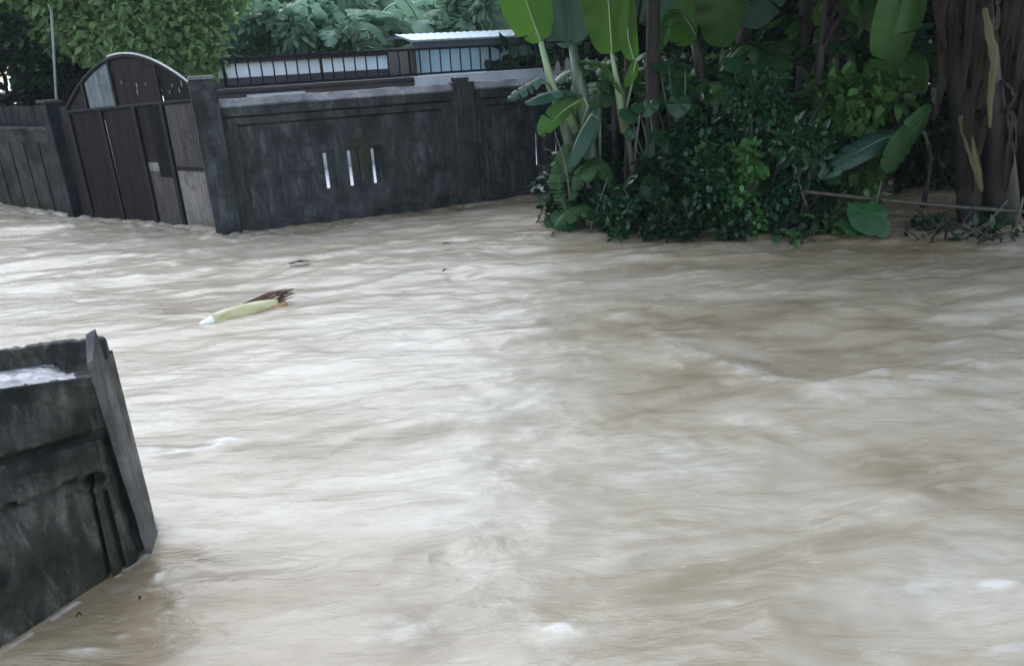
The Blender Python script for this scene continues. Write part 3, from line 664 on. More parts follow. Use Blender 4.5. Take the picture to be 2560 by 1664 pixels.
# ------------------------------------------------------------------ vegetation builders
def foliage_mesh(clumps, n, size, elong=1.8, flat=.6, seed=0, droop=.3, cull=None):
    """clumps: (cx,cy,cz,rx,ry,rz). Folded pointed leaves scattered in the outer part of the clumps"""
    r = np.random.default_rng(seed); cl = np.array(clumps, float); wgt = (cl[:, 3] * cl[:, 4] + cl[:, 4] * cl[:, 5]) ; wgt = wgt / wgt.sum()
    k = r.choice(len(cl), n, p=wgt); c = cl[k]
    d = r.normal(size=(n, 3)); d /= np.linalg.norm(d, axis=1)[:, None]
    rad = r.random(n) ** .45; P = c[:, :3] + d * c[:, 3:] * rad[:, None]
    P += r.normal(size=(n, 3)) * size * .6
    if cull is not None: P = P[cull(P)]; d = d[:0]; n = len(P); d = r.normal(size=(n, 3)); d /= np.linalg.norm(d, axis=1)[:, None]
    # leaf frame
    ax = d + r.normal(size=(n, 3)) * .8; ax[:, 2] -= droop; ax /= np.linalg.norm(ax, axis=1)[:, None]
    nn = r.normal(size=(n, 3)) * flat; nn[:, 2] += 1; sd_ = np.cross(ax, nn); sd_ /= np.linalg.norm(sd_, axis=1)[:, None] + 1e-9
    up = np.cross(sd_, ax); s = size * (.55 + .9 * r.random(n))[:, None]
    Lf = s * elong; Wd = s * .5
    v0 = P; v1 = P + ax * Lf * .35 + sd_ * Wd + up * Wd * .25; v2 = P + ax * Lf * .35 - sd_ * Wd + up * Wd * .25
    v3 = P + ax * Lf * .7 + sd_ * Wd * .7 - up * Wd * .05; v4 = P + ax * Lf * .7 - sd_ * Wd * .7 - up * Wd * .05; v5 = P + ax * Lf - up * Wd * .4
    m1 = P + ax * Lf * .35; m2 = P + ax * Lf * .7 - up * Wd * .2
    V = np.stack([v0, v1, v2, v3, v4, v5, m1, m2], 1).reshape(-1, 3)
    T = np.array([(0, 1, 6, 6), (0, 6, 2, 2), (1, 3, 7, 6), (6, 7, 4, 2), (3, 5, 7, 7), (7, 5, 4, 4)])
    return V, n
def foliage(name, clumps, n, size, m, parent, **kw):
    V, n = foliage_mesh(clumps, n, size, **kw)
    tri = [(0, 1, 6), (0, 6, 2), (3, 5, 7), (7, 5, 4)]; quad = [(1, 3, 7, 6), (6, 7, 4, 2)]
    b = (np.arange(n) * 8)[:, None, None]
    t = (np.array(tri)[None] + b).reshape(-1, 3); q = (np.array(quad)[None] + b).reshape(-1, 4)
    me = bpy.data.meshes.new(name); nl = t.size + q.size
    me.vertices.add(len(V)); me.vertices.foreach_set('co', V.astype(np.float32).ravel())
    me.loops.add(nl); me.loops.foreach_set('vertex_index', np.concatenate([t.ravel(), q.ravel()]).astype(np.int32))
    nf = len(t) + len(q); me.polygons.add(nf)
    st = np.concatenate([np.arange(len(t)) * 3, t.size + np.arange(len(q)) * 4]).astype(np.int32)
    me.polygons.foreach_set('loop_start', st)
    me.update(calc_edges=True); me.materials.append(m); me.validate()
    return link(bpy.data.objects.new(name, me), parent)

def blade(mb, path, half, normal, fold=.25, tear=.0, sag=0.25, seed=0, mi=0, rib=.012, ribmi=1, wave=.03, nseg=None):
    """long leaf along a path; torn into strips when tear>0; normal = upper side direction"""
    r = random.Random(seed); path = [Vector(p) for p in path]
    # resample path as smooth curve
    def cr(t):
        n = len(path) - 1; x = min(max(t, 0), .9999) * n; i = int(x); f = x - i
        p0, p1, p2, p3 = path[max(i - 1, 0)], path[i], path[min(i + 1, n)], path[min(i + 2, n)]
        return .5 * ((2 * p1) + (p2 - p0) * f + (2 * p0 - 5 * p1 + 4 * p2 - p3) * f * f + (3 * p1 - p0 - 3 * p2 + p3) * f ** 3)
    N = nseg or 26; pts = [cr(i / N) for i in range(N + 1)]; nv = Vector(normal).normalized()
    fr_ = []
    for i, p in enumerate(pts):
        t = (pts[min(i + 1, N)] - pts[max(i - 1, 0)]).normalized(); s = t.cross(nv)
        if s.length < .1: s = t.cross(Vector((.3, .5, .8)))
        s.normalize(); fr_.append((t, s, s.cross(t)))
    def wdt(t): return half * (math.sin(math.pi * min(1, t * .93 + .05)) ** .55) * (1 - .25 * t)
    K = 5
    for side in (-1, 1):
        i = 0
        while i < N:
            ln = N if tear <= 0 else max(1, int(r.expovariate(1 / (1.5 / tear)))); j = min(N, i + ln)
            sg = sag + (r.uniform(-.1, .35) if tear > 0 else 0); trim = 1 - (r.uniform(0, .3) if tear > 0 else 0); lean = r.uniform(-.06, .12) if tear > 0 else 0
            vs = []; uvs = []
            for a in range(i, j + 1):
                t, s, u = fr_[a]; f = a / N; W = wdt(f) * trim
                if tear > 0 and (a == i or a == j) and ln > 0: W *= r.uniform(.85, .98)
                for k in range(K + 1):
                    q = k / K; d = W * q
                    gap = 0
                    if tear > 0: gap = (.012 * q if a == i and i > 0 else (-.012 * q if a == j and j < N else 0))
                    z = fold * d - sg * d * q * 1.2 + wave * math.sin(a * 1.3 + side + k * .5) * q * W
                    vs.append(pts[a] + s * side * d + u * z + t * (gap + lean * q * W + .12 * d)); uvs.append((f, side * q))
            fs = []
            for a in range(j - i):
                for k in range(K):
                    q = (a * (K + 1) + k, (a + 1) * (K + 1) + k, (a + 1) * (K + 1) + k + 1, a * (K + 1) + k + 1); fs.append(q if side > 0 else q[::-1])
            mb.add(vs, fs, mi, uvs); i = j
    if rib: mb.tube([p - fr_[i][2] * rib * .5 for i, p in enumerate(pts)], [rib * (1.1 - .9 * i / N) for i in range(N + 1)], 6, ribmi)
def leaf_obj(path, half, normal, mats, parent, petiole=None, **kw):
    o = parent.location; mb = MB(); P = [Vector(p) - o for p in path]
    if petiole: mb.tube([Vector(p) - o for p in petiole], kw.pop('pr', [.03, .018, .015][:len(petiole)] if len(petiole) <= 3 else .02), 8, 1)
    else: kw.pop('pr', None)
    blade(mb, P, half, normal, **kw); return mb.build('leaf', mats, parent, True)
def gen_path(base, az, el, length, droop, n=7):
    p = Vector(base); out = [p.copy()]; e = el
    for i in range(n):
        p = p + Vector((math.cos(az) * math.cos(e), math.sin(az) * math.cos(e), math.sin(e))) * (length / n); out.append(p.copy()); e -= droop / n * (1 + i * .25)
    return out
def banana(loc, h, label, nleaf=7, leafm=None, scale=1.0, seed=0, group=None, tear=.35, stemm=None, r0=.1, lean=(0, 0), az0=0, llen=1.7, half=.27, el=(.7, 1.25), droop=(1.2, 2.0)):
    r = random.Random(seed); root = empty('banana_plant', loc); tag(root, label, 'banana plant', group)
    leafm = leafm or MB_GREEN; stemm = stemm or M_PSEUDO
    mb = MB(); topp = Vector((lean[0], lean[1], h)); n = 12
    mb.tube([Vector((topp.x * (i / n) ** 1.4, topp.y * (i / n) ** 1.4, -.3 + (h + .3) * i / n)) for i in range(n + 1)], [r0 * (1 - .45 * i / n) for i in range(n + 1)], 12, 0, wob=.06); mb.build('stem', stemm, root, True)
    for k in range(nleaf):
        az = az0 + k * 2.4 + r.uniform(-.3, .3); e = r.uniform(*el); base = topp + Vector((0, 0, -.15 * r.random()))
        path = gen_path(base, az, e, llen * r.uniform(.8, 1.15) * scale, r.uniform(*droop)); pet = path[:2]
        mb = MB(); mb.tube([topp - Vector((0, 0, .2)), path[0], path[1]], [.035 * scale, .028 * scale, .018 * scale], 7, 1)
        nrm = Vector((0, 0, 1)) if e < 1.2 else Vector((-math.cos(az), -math.sin(az), .5))
        blade(mb, path[1:], half * scale * r.uniform(.8, 1.15), nrm, .25, tear, .3, seed * 50 + k, 0, .014 * scale, 1); mb.build('leaf', [leafm, MB_RIBD if leafm in (MB_DARK, MB_GREEN, MB_TEAL) else MB_RIB], root, True)
    return root
def tree(name, loc, label, trunk_h, r0, clumps, n, size, m, cat='tree', group=None, seed=0, barkm=None, lean=(0, 0), limbs=6, elong=1.8, droop=.3):
    r = random.Random(seed); root = empty(name, loc); tag(root, label, cat, group)
    mb = MB(); N = 12; pts = [Vector((lean[0] * (i / N) + r.uniform(-1, 1) * r0 * .25, lean[1] * i / N + r.uniform(-1, 1) * r0 * .25, -.4 + (trunk_h + .4) * i / N)) for i in range(N + 1)]
    mb.tube(pts, [r0 * (1 - .35 * i / N) for i in range(N + 1)], 12, wob=.12)
    for k in range(limbs):
        c = clumps[k % len(clumps)]; a = pts[r.randint(N // 2, N)]; b = Vector(c[:3]) ; mid = a.lerp(b, .5) + Vector((r.uniform(-.1, .1), r.uniform(-.1, .1), .1)) * (b - a).length
        mb.tube([a, mid, b], [r0 * .45, r0 * .3, r0 * .1], 7)
        for q in range(3):
            e = b + Vector((r.uniform(-1, 1) * c[3], r.uniform(-1, 1) * c[4], r.uniform(-.8, .8) * c[5])) * .8; mb.tube([mid.lerp(b, .6), mid.lerp(e, .7), e], [r0 * .2, r0 * .12, r0 * .04], 5)
    mb.build('trunk', barkm or M_BARK, root, True)
    foliage('crown', clumps, n, size, m, root, seed=seed + 1, elong=elong, droop=droop)
    return root
def blob(cx, cy, cz, R, n, seed, rr=.45, flat=.8):
    r = random.Random(seed); out = []
    for k in range(n):
        while True:
            v = Vector((r.uniform(-1, 1), r.uniform(-1, 1), r.uniform(-1, 1)))
            if v.length < 1: break
        s = rr * R * r.uniform(.6, 1.2); out.append((cx + v.x * R, cy + v.y * R, cz + v.z * R * flat, s, s, s * .75))
    return out
def bush(loc, R, hgt, n, size, m, label, seed, cat='shrub', group=None, name='shrub', elong=1.8, nst=7, twig=None, droop=.2):
    root = empty(name, loc); tag(root, label, cat, group); r = random.Random(seed)
    mb = MB()
    for k in range(nst):
        a = r.uniform(0, 6.28); q = r.uniform(.3, .9) * R; mb.tube([(r.uniform(-.1, .1), r.uniform(-.1, .1), -.3), (math.cos(a) * q * .4, math.sin(a) * q * .4, hgt * .4), (math.cos(a) * q, math.sin(a) * q, hgt * r.uniform(.6, .95))], [.022, .016, .006], 6)
    mb.build('stems', twig or M_BARK, root, True)
    cl = []
    for k in range(16):
        a = r.uniform(0, 6.28); q = r.uniform(0, .85) * R; z = hgt * r.uniform(.12, .88); s = R * r.uniform(.22, .42); cl.append((math.cos(a) * q, math.sin(a) * q, z, s, s, s * .8))
    foliage('foliage', cl, n, size, m, root, seed=seed + 5, elong=elong, droop=droop); return root

# ------------------------------------------------------------------ mud bank on the right
nx, ny = 130, 60; gx_ = np.linspace(.2, 16, nx); gy_ = np.linspace(0, 1, ny); GX, T = np.meshgrid(gx_, gy_)
front = 9.35 - .36 * (GX - .7) + .03 * (GX - .7) ** 2 + (fbm(GX * 2, GX * 0, 3, 4) - .5) * .5
front = np.where(GX > 6, np.minimum(front, 8.1), front)
GY = front + T * (22 - front); e = np.clip(T * 22, 0, 1)
lakex = np.exp(-(((GX - 4.9) / 1.3) ** 2 + ((GY - 10.6) / 1.4) ** 2))
GZ = -.12 + .16 * np.clip(T * 9, 0, 1) + (fbm(GX * 1.6, GY * 1.6, 4, 14) - .5) * .22 - .2 * lakex - .35 * np.exp(-((GX - .2) / .45) ** 2)
Vb = np.stack([GX, GY, GZ], -1).reshape(-1, 3); ii = np.arange(nx * ny).reshape(ny, nx)
me = bpy.data.meshes.new('mud_bank'); me.from_pydata(Vb.tolist(), [], np.stack([ii[:-1, :-1], ii[:-1, 1:], ii[1:, 1:], ii[1:, :-1]], -1).reshape(-1, 4).tolist())
me.polygons.foreach_set('use_smooth', [True] * len(me.polygons)); me.materials.append(M_MUD); tag(link(bpy.data.objects.new('mud_bank', me)), 'dark muddy bank under the trees', kind='structure')

def P(x, y, Y): return atY(x, y, Y)
# ------------------------------------------------------------------ tall shade trees whose trunks cross the picture
def gloc(x, y, Y): p = atY(x, y, Y); return Vector((p.x, p.y, 0))
def shade_tree(px, Y, r0, label, seed, R=2.0, n=9000, lean=(0, 0), zc=5.0):
    l_ = gloc(px, 500, Y); return tree('shade_tree', l_, label, 4.2, r0, blob(0, .3, zc, R, 12, seed, .5, .6), n, .15, ML_DARK, seed=seed, lean=lean, group='tall trees on the flooded bank')
shade_tree(1633, 9.4, .095, 'tall tree with straight dark brown trunk rising behind the left banana leaves', 101, lean=(-.02, 0))
shade_tree(1992, 11.3, .12, 'tall tree with black trunk behind the glossy shrub, in the middle of the bank', 102, R=2.2, lean=(-.1, 0))
shade_tree(1838, 12.4, .13, 'farthest dark trunk among the trees, left of the middle one', 103, R=2.2)
shade_tree(2330, 12.2, .13, 'dark trunk standing behind the brown banana trunks at right', 104, R=2.4, n=11000)
shade_tree(2690, 8.8, .14, 'big tree at the far right edge behind the bamboo pole', 105, R=2.2, n=11000)
shade_tree(2920, 12.0, .14, 'tree outside the right side shading the bank', 106, R=2.6, n=10000)
for i, (x, y, R, z, lab) in enumerate(((1.6, 9.9, 1.5, 4.6, 'added slim tree whose crown shades the left banana plant'), (3.7, 9.2, 1.7, 4.5, 'added slim tree whose crown shades the big glossy shrub'), (5.9, 9.0, 1.8, 4.5, 'added slim tree whose crown shades the brown banana trunks'))):
    tree('added_shade_tree', (x, y, 0), lab, 3.6, .05, [(q[0], q[1], q[2], q[3], q[4], q[5]) for q in blob(0, -1.3, z, R, 14, 150 + i, .5, .45)], 8000, .15, ML_DARK, seed=160 + i, group='added slim trees shading the bank plants')  # overhead crowns out of view, added to darken the bank
# backdrop of dense dark trees
for i, (x, y, R, z) in enumerate(((2.2, 16.2, 1.9, 2.6), (4.6, 16.6, 2.1, 2.7), (7.2, 16.0, 2.1, 2.6), (9.8, 15.0, 2.2, 2.6), (12.2, 13.2, 2.3, 2.6), (3.4, 18.5, 2.3, 4.6), (7.6, 18.6, 2.5, 4.8))):
    tree('dense_tree', (x, y, 0), ['dense dark tree just right of the blue house, behind the bank', 'dense dark tree behind the farthest trunk', 'dense dark tree behind the picket fence at its right end', 'dense dark tree behind the brown banana trunks', 'dense dark tree beyond the right edge of the bank', 'taller dark tree in the back row left of centre', 'taller dark tree in the back row at the right'][i], z, .14,
         blob(0, 0, z, R, 16, 200 + i, .5, 1.1), 7000, .19, ML_DARK, seed=210 + i, group='dark trees closing the bank')

# ------------------------------------------------------------------ left banana plant (the big one with bright leaves)
b1l = gloc(1478, 560, 9.3); Yb = 9.3
b1 = empty('banana_plant', b1l); tag(b1, 'young banana plant with bright backlit leaves at the end of the concrete wall', 'banana plant')
def stem(root, pts, rad, m=None, name='stem', n=10): 
    mb = MB(); mb.tube([Vector(p) - root.location for p in pts], rad, n, wob=.05); return mb.build(name, m or M_PSEUDOG, root, True)
stem(b1, [P(1598, 560, 9.25), P(1585, 440, 9.25), P(1570, 330, 9.3), P(1556, 220, 9.3)], [.05, .042, .035, .025])
stem(b1, [P(1586, 450, 9.2), P(1590, 360, 9.15), P(1600, 285, 9.1)], [.022, .016, .012], M_TWIG)
N_CAM = Vector((0, -1, .25))
leaf_obj([P(1352, 105, 9.2), P(1318, 10, 9.15), P(1285, -120, 9.1), P(1262, -300, 9.1)], .33, (.1, -1, .1), [MB_BRIGHT, MB_RIB], b1, petiole=[P(1440, 330, 9.3), P(1380, 215, 9.25), P(1352, 105, 9.2)], pr=[.07, .05, .03], fold=.1, tear=.07, sag=.1, seed=1, wave=.05)
leaf_obj([P(1530, 135, 9.1), P(1522, 20, 9.05), P(1510, -120, 9.0), P(1500, -260, 9.0)], .34, (-.1, -1, .0), [MB_BRIGHT, MB_RIB], b1, petiole=[P(1560, 330, 9.3), P(1545, 220, 9.2), P(1530, 135, 9.1)], pr=[.05, .04, .02], fold=.08, tear=.07, sag=.05, seed=2, wave=.05)
leaf_obj([P(1585, 150, 9.0), P(1570, 85, 8.95), P(1575, -20, 8.95)], .12, (0, -1, .1), [MB_BRIGHT, MB_RIB], b1, petiole=[P(1560, 300, 9.3), P(1582, 200, 9.1), P(1585, 150, 9.0)], pr=[.015, .012, .01], fold=.1, seed=3)
leaf_obj([P(1590, 150, 9.0), P(1582, 185, 8.95), P(1562, 218, 8.95)], .075, (.4, -1, .1), [MB_BRIGHT, MB_RIB], b1, fold=.1, seed=33)
leaf_obj([P(1425, 120, 9.5), P(1420, 30, 9.5), P(1410, -80, 9.5), P(1400, -200, 9.6)], .36, (0, -1, .5), [MB_TEAL, MB_RIBD], b1, petiole=[P(1450, 400, 9.4), P(1440, 220, 9.5), P(1425, 100, 9.5)], pr=[.05, .045, .02], fold=.5, tear=.15, sag=.1, seed=4)
stem(b1, [P(1500, 575, 9.35), P(1480, 400, 9.35), P(1455, 230, 9.35), P(1432, 110, 9.4)], [.085, .08, .075, .045], M_PSEUDOG)
stem(b1, [P(1450, 575, 9.3), P(1440, 420, 9.3), P(1408, 290, 9.3), P(1372, 200, 9.3)], [.075, .075, .07, .055], M_PSEUDOG)
# folded glossy leaves hanging left over the wall
leaf_obj([P(1455, 238, 9.1), P(1400, 226, 8.9), P(1345, 240, 8.75), P(1312, 256, 8.7)], .14, (0, .1, 1), [MB_TEAL, MB_RIB], b1, petiole=[P(1450, 330, 9.3), P(1470, 265, 9.2), P(1455, 238, 9.1)], pr=[.02, .015, .012], fold=.3, tear=.3, sag=.75, seed=5)
leaf_obj([P(1350, 195, 9.15), P(1305, 225, 9.1), P(1268, 250, 9.05)], .12, (.2, -.4, .9), [MB_TEAL, MB_RIBD], b1, petiole=[P(1410, 300, 9.3), P(1375, 215, 9.2), P(1350, 195, 9.15)], pr=[.015, .012, .01], fold=.3, tear=.3, sag=.5, seed=6)
leaf_obj([P(1450, 250, 9.1), P(1405, 280, 9.0), P(1372, 315, 8.95), P(1352, 340, 8.95)], .17, (.3, -1, -.25), [MB_GREEN, MB_RIB], b1, fold=.1, tear=.12, sag=.2, seed=7, rib=.013)
leaf_obj([P(1478, 285, 9.0), P(1450, 330, 8.9), P(1432, 375, 8.85), P(1420, 420, 8.85)], .17, (-.9, -.5, .3), [MB_TEAL, MB_RIB], b1, petiole=[P(1500, 400, 9.3), P(1500, 300, 9.1), P(1478, 285, 9.0)], pr=[.015, .012, .01], fold=-.3, tear=.25, sag=.5, seed=8)
leaf_obj([P(1500, 270, 9.1), P(1480, 330, 9.0), P(1465, 400, 9.0)], .15, (.7, -.6, .3), [MB_TEAL, MB_RIBD], b1, fold=.3, tear=.25, sag=.4, seed=9)
leaf_obj([P(1560, 235, 9.1), P(1510, 165, 9.2), P(1470, 150, 9.3), P(1440, 158, 9.3)], .12, (0, 0, 1), [MB_GREEN, MB_RIB], b1, fold=.3, tear=.3, sag=.6, seed=10)
leaf_obj([P(1520, 560, 9.0), P(1470, 520, 8.9), P(1420, 540, 8.8), P(1385, 570, 8.75)], .13, (.1, -.6, .8), [MB_DARK, MB_RIBD], b1, fold=.2, tear=.2, sag=.3, seed=11)
leaf_obj([P(1420, 540, 9.1), P(1400, 470, 9.1), P(1405, 410, 9.1), P(1420, 360, 9.1)], .16, (-.2, -1, .2), [MB_DARK, MB_RIBD], b1, fold=.2, tear=.3, sag=.3, seed=12)
leaf_obj([P(1530, 480, 9.2), P(1500, 420, 9.1), P(1450, 440, 9.0), P(1430, 500, 9.0)], .15, (-.2, -.8, .5), [MB_DARK, MB_RIBD], b1, fold=.2, tear=.3, sag=.3, seed=13)
leaf_obj([P(1600, 60, 9.8), P(1640, -20, 9.8), P(1700, -80, 9.8)], .35, (0, -1, .2), [MB_TEAL, MB_RIBD], b1, fold=.2, tear=.1, sag=.2, seed=14)
leaf_obj([P(1380, 60, 9.9), P(1350, 20, 9.8), P(1250, -60, 9.8), P(1150, -90, 9.8)], .3, (0, -.7, .6), [MB_TEAL, MB_RIBD], b1, fold=.2, tear=.15, sag=.3, seed=15)

# second banana behind the trunk with wide green leaves
b2 = empty('banana_plant', gloc(1760, 560, 10.6)); tag(b2, 'banana plant with wide dark green leaves just right of the straight brown trunk', 'banana plant')
stem(b2, [P(1790, 560, 10.6), P(1775, 350, 10.6), P(1750, 160, 10.6), P(1730, 60, 10.6)], [.1, .09, .08, .05], M_PSEUDO)
leaf_obj([P(1730, 110, 10.5), P(1700, 20, 10.4), P(1680, -100, 10.4), P(1690, -250, 10.4)], .42, (.1, -1, .1), [MB_GREEN, MB_RIBD], b2, fold=.15, seed=21, sag=.2, tear=.12, wave=.05)
leaf_obj([P(1800, 120, 10.4), P(1810, 30, 10.3), P(1800, -90, 10.3), P(1790, -220, 10.3)], .4, (-.1, -1, .1), [MB_GREEN, MB_RIBD], b2, fold=.15, seed=22, sag=.2, tear=.14, wave=.05)
leaf_obj([P(1740, 90, 10.3), P(1700, 30, 10.2), P(1660, 50, 10.1), P(1650, 130, 10.0)], .18, (-.2, -.5, .8), [MB_GREEN, MB_RIB], b2, fold=.2, seed=23, tear=.2, sag=.4)
leaf_obj([P(1800, 180, 10.3), P(1850, 120, 10.2), P(1890, 130, 10.1), P(1900, 200, 10.1)], .16, (.2, -.5, .8), [MB_DARK, MB_RIB], b2, fold=.2, seed=24, tear=.3, sag=.4)
leaf_obj([P(1850, 60, 10.8), P(1900, 0, 10.8), P(1960, -60, 10.8)], .4, (.1, -1, .1), [MB_TEAL, MB_RIBD], b2, fold=.2, seed=25, sag=.1, tear=.1)

b3 = empty('banana_plant', gloc(2120, 560, 10.2)); tag(b3, 'leaning banana plant with a big upright leaf right of the middle black trunk', 'banana plant')
stem(b3, [P(2175, 570, 10.2), P(2130, 350, 10.2), P(2080, 180, 10.2), P(2085, 40, 10.2)], [.09, .085, .08, .05], M_PSEUDO)
leaf_obj([P(2215, 190, 8.9), P(2235, 90, 8.8), P(2265, -30, 8.8), P(2300, -180, 8.8)], .32, (-.2, -1, .3), [MB_GREEN, MB_RIBD], b3, petiole=[P(2180, 450, 10), P(2190, 300, 9.4), P(2215, 190, 8.9)], pr=[.05, .04, .02], fold=.3, seed=31, sag=.2, tear=.1, wave=.05)
leaf_obj([P(2265, 330, 8.7), P(2200, 350, 8.6), P(2120, 395, 8.5), P(2045, 442, 8.45)], .2, (-.2, -.75, .6), [MB_TEAL, MB_RIB], b3, petiole=[P(2330, 400, 9.2), P(2310, 330, 8.9), P(2265, 330, 8.7)], pr=[.02, .016, .012], fold=.15, seed=32, sag=.2, tear=.18, wave=.05)
leaf_obj([P(2330, 270, 8.6), P(2290, 320, 8.5), P(2245, 370, 8.45), P(2215, 430, 8.45)], .27, (.1, -.9, -.3), [MB_DARK, MB_RIBD], b3, fold=.15, seed=33, sag=.15, tear=.1, wave=.04)
leaf_obj([P(2260, 130, 8.9), P(2290, 170, 8.8), P(2310, 230, 8.8)], .22, (.2, -1, .4), [MB_GREEN, MB_RIBD], b3, fold=.2, seed=34, sag=.3)
leaf_obj([P(2240, 60, 10), P(2170, 20, 10), P(2080, -10, 10)], .3, (0, -.9, .5), [MB_GREEN, MB_RIBD], b3, fold=.15, seed=35, sag=.2)
leaf_obj([P(2230, 170, 9.6), P(2170, 180, 9.5), P(2120, 190, 9.4), P(2100, 210, 9.4)], .17, (0, -.4, 1), [MB_TEAL, MB_RIB], b3, fold=.2, seed=36, sag=.5, tear=.25)
leaf_obj([P(2062, 0, 9.8), P(2050, 30, 9.75), P(2042, 65, 9.75)], .1, (.2, -1, .1), [MB_BRIGHT, MB_RIB], b3, fold=.1, seed=37, sag=.1)
leaf_obj([P(2205, 175, 9.3), P(2150, 215, 9.2), P(2105, 275, 9.2)], .15, (.5, -.6, .6), [MB_TEAL, MB_RIBD], b3, fold=.3, seed=38, sag=.3, tear=.3)
leaf_obj([P(2240, 255, 9.3), P(2170, 265, 9.2), P(2110, 330, 9.1)], .17, (.3, -.7, .6), [MB_DARK, MB_RIBD], b3, fold=.3, seed=39, sag=.3, tear=.2)

# brown banana trunks at the right, with hanging dry sheaths
def brown_trunk(pts, rad, label, seed, dry):
    base = gloc(pts[0][0], 560, pts[0][2]); root = empty('old_banana_plant', base); tag(root, label, 'banana plant', 'old brown banana trunks at the right')
    mb = MB(); W = [P(*q) - base for q in pts]; W[0].z = -.3
    k = []
    for i in range(len(W) - 1):
        for f in (0, .33, .66): k.append(W[i].lerp(W[i + 1], f))
    k.append(W[-1]); n = len(k); mb.tube(k, [rad * (1 - .25 * i / n) for i in range(n)], 14, wob=.1); mb.build('stem', M_PSEUDO, root, True)
    r = random.Random(seed)
    for j in range(dry):
        t = r.uniform(.35, .95); q = k[min(n - 1, int(t * n))]; a = r.uniform(-2.6, -.5)
        o_ = Vector((math.cos(a), math.sin(a), 0)) * rad * .95; ln = r.uniform(.3, 1.1)
        path = [q + o_ * .9, q + o_ * 1.5 + Vector((0, 0, -.1)), q + o_ * r.uniform(1.3, 1.8) + Vector((r.uniform(-.04, .04), 0, -ln * .55)), q + o_ * r.uniform(1.1, 1.5) + Vector((r.uniform(-.08, .1), 0, -ln))]
        mb = MB(); blade(mb, path, r.uniform(.03, .09), (o_.x, o_.y, .1), .5, r.choice((0, 0, .3)), .25, seed * 9 + j, 0, .006, 0, .12); mb.build('dry_sheath', MB_DRY, root, True)
    # crown of leaves above the picture
    for j in range(6):
        az = j * 1.05 + seed; path = gen_path(k[-1], az, r.uniform(.5, 1.1), 1.9, 1.7)
        mb = MB(); mb.tube([k[-1] - Vector((0, 0, .2)), path[0], path[1]], [.05, .04, .02], 7, 1); blade(mb, path[1:], .3, (0, 0, 1), .2, .3, .3, seed * 31 + j, 0, .015, 1); mb.build('leaf', [MB_DARK, MB_RIBD], root, True)
    return root
T1 = brown_trunk([(2440, 560, 8.5), (2425, 400, 8.5), (2400, 200, 8.5), (2370, 0, 8.5), (2350, -130, 8.5)], .15, 'leaning brown banana trunk, leftmost of the three at the right', 1, 14)
T2 = brown_trunk([(2525, 570, 8.3), (2500, 400, 8.3), (2465, 200, 8.3), (2440, 0, 8.3), (2420, -150, 8.3)], .16, 'thick brown banana trunk with a long yellow hanging sheath, middle of the three', 2, 14)
T3 = brown_trunk([(2610, 570, 8.6), (2580, 400, 8.6), (2550, 200, 8.6), (2530, 0, 8.6), (2520, -150, 8.6)], .17, 'brown banana trunk at the right edge of the picture', 3, 14)
mb = MB(); o_ = T2.location
blade(mb, [P(2462, 20, 7.95) - o_, P(2475, 90, 7.93) - o_, P(2487, 150, 7.93) - o_, P(2477, 230, 7.95) - o_, P(2475, 320, 7.97) - o_], .065, (.3, -1, 0), .2, 0, .2, 5, 0, .005, 0, .15); x_ = mb.build('dry_sheath', MB_YELLOW, T2, True); x_['label'] = 'long pale yellow hanging sheath'
mb = MB(); o_ = T1.location
blade(mb, [P(2335, -20, 8.25) - o_, P(2350, 60, 8.2) - o_, P(2365, 120, 8.2) - o_], .05, (.3, -1, 0), .2, 0, .2, 6, 0, .005, 0, .1); mb.build('dry_sheath', MB_DRY, T1, True)
mb = MB(); blade(mb, [P(2400, 290, 8.2) - o_, P(2430, 380, 8.15) - o_, P(2455, 480, 8.15) - o_], .07, (.3, -1, 0), .3, 0, .2, 7, 0, .006, 0, .1); mb.build('dry_sheath', MB_YELLOW, T1, True)

# ------------------------------------------------------------------ shrubs and low plants on the bank
bush(gloc(1880, 560, 8.75), .95, 1.75, 8500, .045, ML_BUSH, 'big glossy small leaved shrub in the middle of the bank, in front of the trunks', 301)
bush(gloc(1720, 560, 9.6), .7, 1.55, 2600, .085, ML_DARK, 'dark shrub with drooping leaves just right of the straight trunk', 302, elong=2.2)
bush(gloc(2050, 560, 9.5), .8, 1.75, 3200, .085, ML_MID, 'mid green broad leaved shrub right of the big glossy shrub', 303, elong=1.7)
bush(gloc(1540, 560, 8.85), .38, .5, 900, .045, ML_BUSH, 'low shrub at the water edge below the left banana plant', 304)
bush(gloc(1420, 560, 9.4), .45, .85, 1300, .06, ML_DARK, 'dark undergrowth clump at the foot of the left banana plant', 305)
bush(gloc(1690, 585, 8.55), .4, .45, 900, .045, ML_DARK, 'low dark shrub at the water edge below the straight brown trunk', 306)
bush(gloc(1850, 585, 8.3), .35, .4, 800, .045, ML_DARK, 'low dark shrub at the water edge below the big glossy shrub', 307)
bush(gloc(2110, 585, 8.35), .35, .35, 900, .04, ML_MID, 'low creeping shrub beside the round leaf at the water edge', 308)
bush(gloc(1990, 585, 8.35), .35, .5, 700, .05, ML_DARK, 'low dark shrub left of the round leaf', 309)
bush(gloc(2260, 560, 10.8), .7, 1.2, 1800, .08, ML_DARK, 'dark shrub behind the leaning banana plant', 310)
